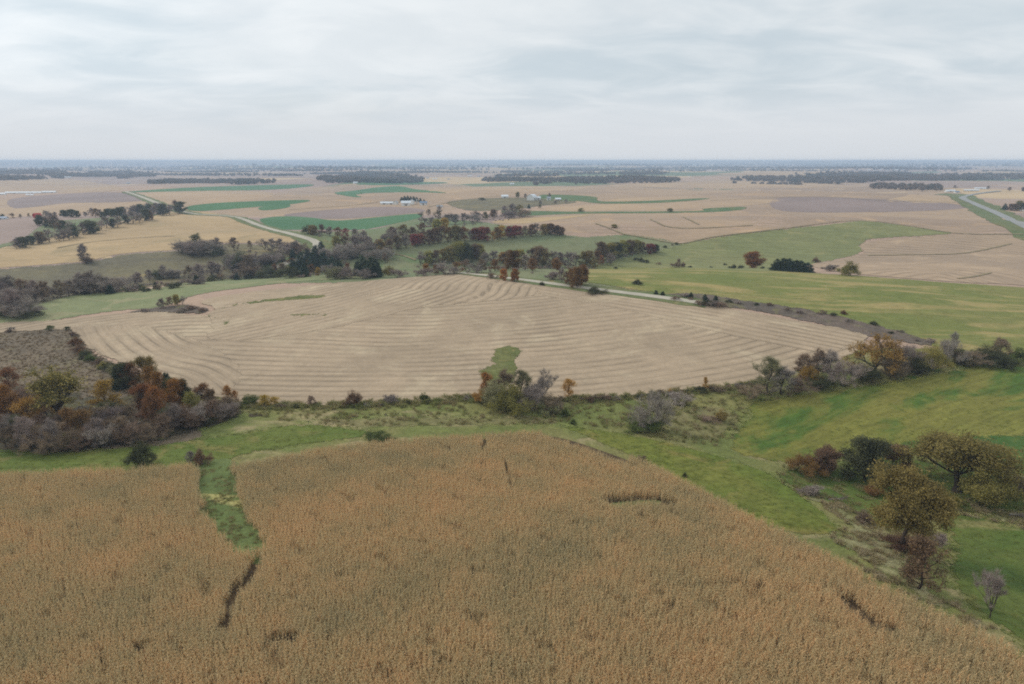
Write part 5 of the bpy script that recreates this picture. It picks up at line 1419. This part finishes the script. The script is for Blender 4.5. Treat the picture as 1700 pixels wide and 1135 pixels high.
def strip_mass(label, strips, cap, smin, smax):
    X, Y = [], []
    for px in strips:
        poly = P(catmull(px, 3))
        x0, y0 = poly.min(0); x1, y1 = poly.max(0)
        n = int(min((x1 - x0) * (y1 - y0) * 0.006, cap * 2.2))
        x = rng.uniform(x0, x1, n); y = rng.uniform(y0, y1, n)
        k = pip(x, y, poly); X.append(x[k]); Y.append(y[k])
    x = np.concatenate(X); y = np.concatenate(Y)
    t = np.clip(0.42 + 0.2 * fbm(x, y, 400, 31) + rng.normal(0, 0.14, x.shape), 0, 1)
    scatter('forest', label, np.column_stack([x, y, H(x, y) - 2.0]), rng.uniform(0, 6.28, x.shape), rng.uniform(smin, smax, x.shape), t, BLOBS)
    print(label, len(x))
strip_mass('broken blue woods on the distant rises', [wood_strip(rng.uniform(-150, 1850), rng.uniform(283, 293), rng.uniform(40, 130), rng.uniform(0.5, 1.3)) for _ in range(26)], 420, 0.8, 1.5)
strip_mass('long blue woods below the horizon', [wood_strip(rng.uniform(-150, 1850), rng.uniform(276.5, 283), rng.uniform(70, 260), rng.uniform(0.35, 0.8)) for _ in range(30)], 420, 1.2, 2.2)
strip_mass('faint blue woods on the horizon itself', [wood_strip(rng.uniform(-150, 1850), rng.uniform(272, 276), rng.uniform(120, 360), rng.uniform(0.2, 0.5)) for _ in range(18)], 420, 2.0, 3.4)
far_wood('forest', 'scattered treeline on the far upland', [
    ([(860,306),(960,304),(1010,305),(960,307),(870,308)], 0.002), ([(1180,306),(1300,304),(1350,309),(1270,310)], 0.0015), ([(1440,312),(1480,309),(1560,312),(1560,316),(1480,315)], 0.003)], 0.45, 0.8, 1.4)

# ------------------------------------------------------------------ fallen wood
def fallen(px, py, length_px, label, seed):
    r = np.random.default_rng(seed)
    x, y = P([(px, py)])[0]; z = float(H(x, y)) + lift(x, y, 9)
    m, _ = metres_per_px(x, y, z)
    L = length_px * m
    root = add('fallen_tree', None, None, label, 'dead wood', None, None, (x, y, z), r.uniform(-0.4, 0.4))
    segs = []
    a = np.array([-L / 2, 0, 0.22]); b = np.array([L * 0.1, L * 0.05, 0.32])
    me = mesh_from('trunk', *tubes(np.array([(*a, *b, 0.24, 0.17)]), 7), BARK_PALE, True, )
    add('trunk', me, root)
    def br(p, d, l, rad_, n):
        q = p + d * l
        segs.append((*p, *q, rad_, rad_ * .6))
        if n:
            for _ in range(3):
                nd = d + r.normal(0, 0.6, 3); nd[2] = abs(nd[2]) * 0.8; nd /= np.linalg.norm(nd)
                br(q - d * l * r.uniform(0, .4), nd, l * .62, rad_ * .6, n - 1)
    for k in range(6):
        f = r.uniform(0.3, 1.0)
        d = np.array([0.7, r.normal(0, 0.6), abs(r.normal(0.3, 0.25))]); d /= np.linalg.norm(d)
        br(a + (b - a) * f, d, L * 0.22, 0.10, 3)
    add('branches', mesh_from('branches', *tubes(np.array(segs), 4), BARK_PALE, True), root)
fallen(1392, 832, 36, 'grey fallen tree lying in the grass below the dark tree', 1)
fallen(1692, 858, 30, 'grey fallen branches at the right edge by the curved grass', 2)
fallen(1128, 674, 22, 'whitish fallen tree beside the rounded grey thicket', 3)

# ------------------------------------------------------------------ farm buildings
def flat_mat(name, c, rough=0.7, var=0.06, ribs=None):
    t = NT(name)
    n = t.noise(t.pos(), 0.6, 4, 0.6)
    col = t.scale(t.mix(0.0, lin(c), lin(c)), t.ramp(n, 0.3, 0.7, 1 - var, 1 + var, False))
    t.color(col)
    t.b.inputs['Roughness'].default_value = rough
    return t.m
BM = {'white': flat_mat('white_siding', (226, 226, 222)), 'red': flat_mat('red_siding', (166, 44, 40)), 'grey_roof': flat_mat('grey_roof', (156, 162, 168), 0.5), 'white_roof': flat_mat('white_roof', (222, 226, 230), 0.45), 'dark_roof': flat_mat('dark_roof', (84, 82, 84)), 'blue_roof': flat_mat('blue_roof', (120, 138, 160), 0.45), 'glass': flat_mat('window_glass', (60, 68, 76), 0.15), 'door': flat_mat('door_paint', (120, 116, 110)), 'tan': flat_mat('tan_siding', (190, 176, 152)), 'steel': flat_mat('galvanised_steel', (176, 180, 182), 0.4), 'conc': flat_mat('concrete', (180, 178, 170))}
def boxm(x0, x1, y0, y1, z0, z1):
    V = np.array([(x, y, z) for z in (z0, z1) for y in (y0, y1) for x in (x0, x1)], float)
    F = np.array([(0, 2, 3, 1), (4, 5, 7, 6), (0, 1, 5, 4), (2, 6, 7, 3), (0, 4, 6, 2), (1, 3, 7, 5)])
    return V, F
def prism(profile, y0, y1):
    """closed x-z profile pushed along y"""
    n = len(profile)
    V = np.array([(x, y, z) for y in (y0, y1) for x, z in profile], float)
    q = np.array([(i, (i + 1) % n, n + (i + 1) % n, n + i) for i in range(n)])
    caps = np.array([tuple(range(n))[::-1], tuple(range(n, 2 * n))])
    return V, [q, caps]
def building(px, py, w_px, depth, wall_h, roof_h, rot, wall, roof, label, cat='barn', name='barn', shape='gable', windows=3, doors=1):
    """ridge runs along local x; w_px is its length on the photograph"""
    x, y = P([(px, py)])[0]; z = float(H(x, y))
    m, _ = metres_per_px(x, y, z)
    L = w_px * m; D = depth * m; h = wall_h * m; rh = roof_h * m
    root = add(name, None, None, label, cat, 'farm buildings', None, (x, y, z), R(rot))
    hx, hy = L / 2, D / 2
    if shape == 'gambrel':
        prof = [(-hy, -1.0), (hy, -1.0), (hy, h), (hy * .72, h + rh * .62), (0, h + rh), (-hy * .72, h + rh * .62), (-hy, h)]
        rp = [(-hy - .5, h - .4), (-hy * .74, h + rh * .62), (0, h + rh + .05), (hy * .74, h + rh * .62), (hy + .5, h - .4)]
    else:
        prof = [(-hy, -1.0), (hy, -1.0), (hy, h), (0, h + rh), (-hy, h)]
        rp = [(-hy - .5, h - .5 * rh / hy), (0, h + rh), (hy + .5, h - .5 * rh / hy)]
    V, F = prism(prof, -hx, hx)
    V = V[:, [1, 0, 2]]
    add('wall', mesh_from('wall', V, F, BM[wall]), root)
    rp = [(a, b + 0.06) for a, b in rp]
    prof2 = rp + [(a, b + 0.28) for a, b in rp[::-1]]
    n = len(prof2); half = len(rp)
    Vr = np.array([(yy, a, b) for yy in (-hx - .5, hx + .5) for a, b in prof2])
    q = np.array([(i, (i + 1) % n, n + (i + 1) % n, n + i) for i in range(n)])
    e = np.array([(k, k + 1, n - 2 - k, n - 1 - k) for k in range(half - 1)])
    add('roof', mesh_from('roof', Vr, [q, np.vstack([e, e[:, ::-1] + n])], BM[roof]), root)
    dw, dh = min(3.2, L * .2), min(3.0, h * .8)
    for k in range(doors):
        cx_ = -hx + L * (k + 0.5) / doors
        add('door', mesh_from('door', *boxm(cx_ - dw / 2, cx_ + dw / 2, -hy - .08, -hy + .05, 0, dh), BM['door']), root)
    for k in range(windows):
        cx_ = -hx + L * (k + 0.5) / windows + dw * 0.75
        if abs(cx_) > hx - .8: continue
        wv = add('window', mesh_from('window', *boxm(cx_ - .75, cx_ + .75, -hy - .1, -hy + .05, h * .4, h * .78), BM['white']), root)
        add('pane', mesh_from('pane', *boxm(cx_ - .6, cx_ + .6, -hy - .14, -hy + .02, h * .43, h * .75), BM['glass']), wv)
    return root
def silo(px, py, hpx, wpx, label):
    x, y = P([(px, py)])[0]; z = float(H(x, y)); m, _ = metres_per_px(x, y, z)
    h, r_ = hpx * m, wpx * m / 2
    root = add('silo', None, None, label, 'silo', 'farm buildings', None, (x, y, z))
    add('wall', mesh_from('wall', *tubes(np.array([(0, 0, -1, 0, 0, h * .85, r_, r_)]), 20), BM['conc'], True), root)
    dome = [(0, 0, h * .85 + h * .15 * math.sin(a), 0, 0, h * .85 + h * .15 * math.sin(b), r_ * 1.03 * math.cos(a), r_ * 1.03 * math.cos(b)) for a, b in zip(np.linspace(0, 1.5, 5)[:-1], np.linspace(0, 1.5, 5)[1:])]
    add('roof', mesh_from('roof', *tubes(np.array(dome), 20), BM['steel'], True), root)
    for k in range(4):
        zz = h * .85 * (k + 1) / 5
        add('hoop', mesh_from('hoop', *tubes(np.array([(0, 0, zz, 0, 0, zz + .25, r_ * 1.02, r_ * 1.02)]), 20), BM['steel'], True), root)

# white farm among evergreens
building(644, 339, 24, 7, 2.6, 1.6, -4, 'white', 'white_roof', 'long white shed at the west end of the evergreen farm', 'shed', 'shed', windows=4, doors=2)
building(657, 339, 7, 7, 3.2, 2.0, 80, 'white', 'grey_roof', 'small white shed between long shed and evergreens', 'shed', 'shed', windows=1)
building(674, 341, 15, 9, 4.5, 3.2, 8, 'white', 'white_roof', 'white barn in front of the dark evergreens', windows=3)
building(684, 339, 7, 8, 5.0, 3.4, 90, 'white', 'grey_roof', 'tall white farmhouse among the dark evergreens', 'house', 'farmhouse', windows=2)
building(703, 340, 12, 8, 3.6, 2.2, 6, 'white', 'blue_roof', 'white shed east of the evergreens', 'shed', 'shed', windows=2)
building(730, 344, 10, 5, 2.0, 1.2, 0, 'white', 'grey_roof', 'low white hut beside the creek wood', 'shed', 'shed', windows=1)
silo(692, 338, 8, 2.2, 'white silo beside the tall farmhouse')
grove('the windbreak of the white farm', 'evergreen windbreak', [('cedar','cedar',x,y,h,1.7) for x, y, h in [(667,334,8),(672,333,9),(677,333,9),(682,333,8),(687,334,9),(692,334,8),(698,335,7),(704,335,5)]])
# gambrel barn farm
building(838, 328, 11, 8, 2.4, 2.2, 4, 'white', 'white_roof', 'low white shed west of the big barn', 'shed', 'shed', windows=2)
building(883, 332, 13, 12, 4.5, 5.0, 60, 'white', 'white_roof', 'big white gambrel roofed barn', shape='gambrel', windows=2)
building(893, 331, 8, 6, 3.0, 1.8, 10, 'white', 'white_roof', 'white lean shed beside the gambrel barn', 'shed', 'shed', windows=1)
building(911, 332, 6, 6, 3.4, 2.2, 0, 'white', 'grey_roof', 'small white farmhouse right of the gambrel barn', 'house', 'farmhouse', windows=2)
building(926, 333, 9, 6, 2.8, 1.8, 12, 'tan', 'white_roof', 'tan shed with pale roof right of the small farmhouse', 'shed', 'shed', windows=2)
grove('the yard of the gambrel barn', 'yard trees of the gambrel barn', [('round','olive',859,328,10,1.1),('bare','grey',872,329,8,1.2),('bare','umber',912,328,8,1.2),('bare','grey',897,340,8,1.2),('bare','mauve',922,338,6,1.6),('bare','grey',940,337,7,1.4),('shrub','dark',800,332,4,2.4)])
# left sheds, red barn
for k, (x, y, w, lab) in enumerate([(-8, 323, 34, 'long white livestock shed cut by the left edge'), (40, 321, 58, 'longest white livestock shed at the far left'), (82, 320, 22, 'medium white livestock shed beyond the longest one')]):
    building(x, y, w, 5, 1.6, 1.4, 3, 'white', 'white_roof', lab, 'shed', 'livestock_shed', windows=4, doors=2)
building(50, 324, 12, 3, 1.0, 0.8, 4, 'white', 'white_roof', 'small white shed in front of the longest livestock shed', 'shed', 'shed', windows=1)
building(62, 361, 9, 9, 3.0, 4.0, 60, 'red', 'red', 'small red barn with curved roof beside the valley wood', shape='gambrel', windows=1)
building(2, 364, 20, 7, 2.6, 1.8, 2, 'white', 'blue_roof', 'white shed with blue grey roof at the left edge', 'shed', 'shed', windows=2)
building(108, 294.5, 20, 2, 0.8, 0.8, 2, 'white', 'white_roof', 'distant long white shed above the pale field', 'shed', 'livestock_shed', windows=3)
building(590, 304.5, 7, 4, 1.4, 1.6, 20, 'white', 'white_roof', 'distant white barn before the central wood', windows=1)
building(213, 305, 6, 3, 1.0, 1.0, 10, 'white', 'grey_roof', 'distant white house near the upper left road', 'house', 'farmhouse', windows=1)
building(850, 306, 8, 3, 1.0, 0.9, 0, 'white', 'white_roof', 'distant white shed above the gambrel barn', 'shed', 'shed', windows=1)
# farm by the highway
building(1577, 318, 16, 5, 1.6, 1.4, 4, 'white', 'white_roof', 'white shed at the left of the highway farm', 'shed', 'shed', windows=2)
building(1588, 319.5, 8, 4, 1.4, 1.2, 10, 'white', 'blue_roof', 'small blue roofed shed at the highway farm', 'shed', 'shed', windows=1)
building(1612, 317, 24, 4, 1.4, 1.2, -3, 'tan', 'white_roof', 'long pale roofed shed at the highway farm', 'shed', 'livestock_shed', windows=3)
building(1628, 313.5, 20, 4, 1.2, 1.2, -3, 'white', 'white_roof', 'long white shed behind the highway farm', 'shed', 'livestock_shed', windows=3)
building(1701, 350, 12, 8, 4, 3, 20, 'white', 'dark_roof', 'white house at the right edge beside dark trees', 'house', 'farmhouse', windows=2)
grove('the yard beside the highway', 'yard trees by the highway', [('cedar','cedar',1668,348,11,1.8),('round','brown',1677,349,11,1.3),('round','brown',1684,350,12,1.2),('round','olive',1692,349,16,1.2),('round','dark',1698,350,14,1.2)])
grove('the highway farm', 'trees of the highway farm', [('bare','mauve',1531,318,9,1.5),('bare','umber',1555,318,6,1.5),('bare','mauve',1585,313,6,1.6),('bare','umber',1676,317,7,1.6),('bare','mauve',1640,314,6,1.6),('round','brown',1699,318,8,1.4)])
# small white town far off
for k, (x, y, w) in enumerate([(1442, 282.5, 5), (1452, 283.2, 4), (1462, 282.0, 5), (1474, 283.0, 4), (1488, 282.2, 6), (1500, 283.0, 4), (700, 296.5, 5), (710, 296.0, 6), (722, 297.5, 8), (745, 297.8, 5), (780, 292.5, 7), (795, 293, 6)]):
    building(x, y, w, 2.0, 0.8, 0.7, rng.uniform(-30, 30), 'white', ['white_roof', 'grey_roof'][k % 2], f'{ORD[k % 6]} tiny white building from left in the hazy ' + ('village at the right' if k < 6 else 'hamlet near the middle'), 'house', 'house', windows=1)
for k, (x, y) in enumerate([(964, 351), (1112, 351), (1020, 378)]):
    plant('round', 'olive', x, y, 6, label=['small lone tree on the long green strip', 'second lone tree farther right on the green strip', 'small lone tree beside a terrace line'][k], group='lone upland trees', wpx=9)

# lattice mast on the horizon
x, y = P([(632, 276.5)])[0]; s_ = 6000 / math.hypot(x, y) if math.hypot(x, y) > 6000 else 1.0
x, y = x * s_, y * s_; z = float(H(x, y))
mast = add('radio_mast', None, None, 'thin radio mast standing on the distant horizon', 'mast', None, None, (x, y, z))
seg = []
for k in range(3):
    a0 = k * 2.094
    seg.append((math.cos(a0) * 1.1, math.sin(a0) * 1.1, 0, math.cos(a0) * .5, math.sin(a0) * .5, 76 - z, 0.25, 0.2))
add('legs', mesh_from('legs', *tubes(np.array(seg), 5), BM['steel'], True), mast)
br = []
for q in range(24):
    z0, z1 = (76 - z) * q / 24, (76 - z) * (q + 1) / 24
    f0, f1 = 1.1 - .6 * q / 24, 1.1 - .6 * (q + 1) / 24
    for k in range(3):
        a0, a1 = k * 2.094, (k + 1) * 2.094
        br.append((math.cos(a0) * f0, math.sin(a0) * f0, z0, math.cos(a1) * f1, math.sin(a1) * f1, z1, .1, .1))
add('braces', mesh_from('braces', *tubes(np.array(br), 4), BM['steel'], True), mast)

# ------------------------------------------------------------------ haze
HX, HZ0, HZ1 = 20500.0, float(H(gx, gy).min()) - 1.0, max(79.0, float(H(gx, gy).max()) + 3.0)
hv = NT('haze')
for n in list(hv.t.nodes):
    if n.type == 'BSDF_PRINCIPLED':
        hv.t.nodes.remove(n)
pv = hv.n('ShaderNodeVolumePrincipled')
pv.inputs['Color'].default_value = (0.58, 0.74, 0.96, 1)
pv.inputs['Density'].default_value = 1.5e-4
pv.inputs['Anisotropy'].default_value = 0.1
hv.t.links.new(pv.outputs[0], hv.t.nodes['Material Output'].inputs['Volume'])
V, F = boxm(-HX, HX, -HX, HX, HZ0, HZ1)
add('haze', mesh_from('haze', V, F, hv.m), None, 'pale autumn haze over the whole landscape', None, None, 'stuff')
sheet('weed_patch', 'green floor of the opening inside the corn', [(1016,845),(1050,843),(1092,840),(1092,832),(1050,833),(1014,837)], 12, MAT['waterway'], jitter=0.2)
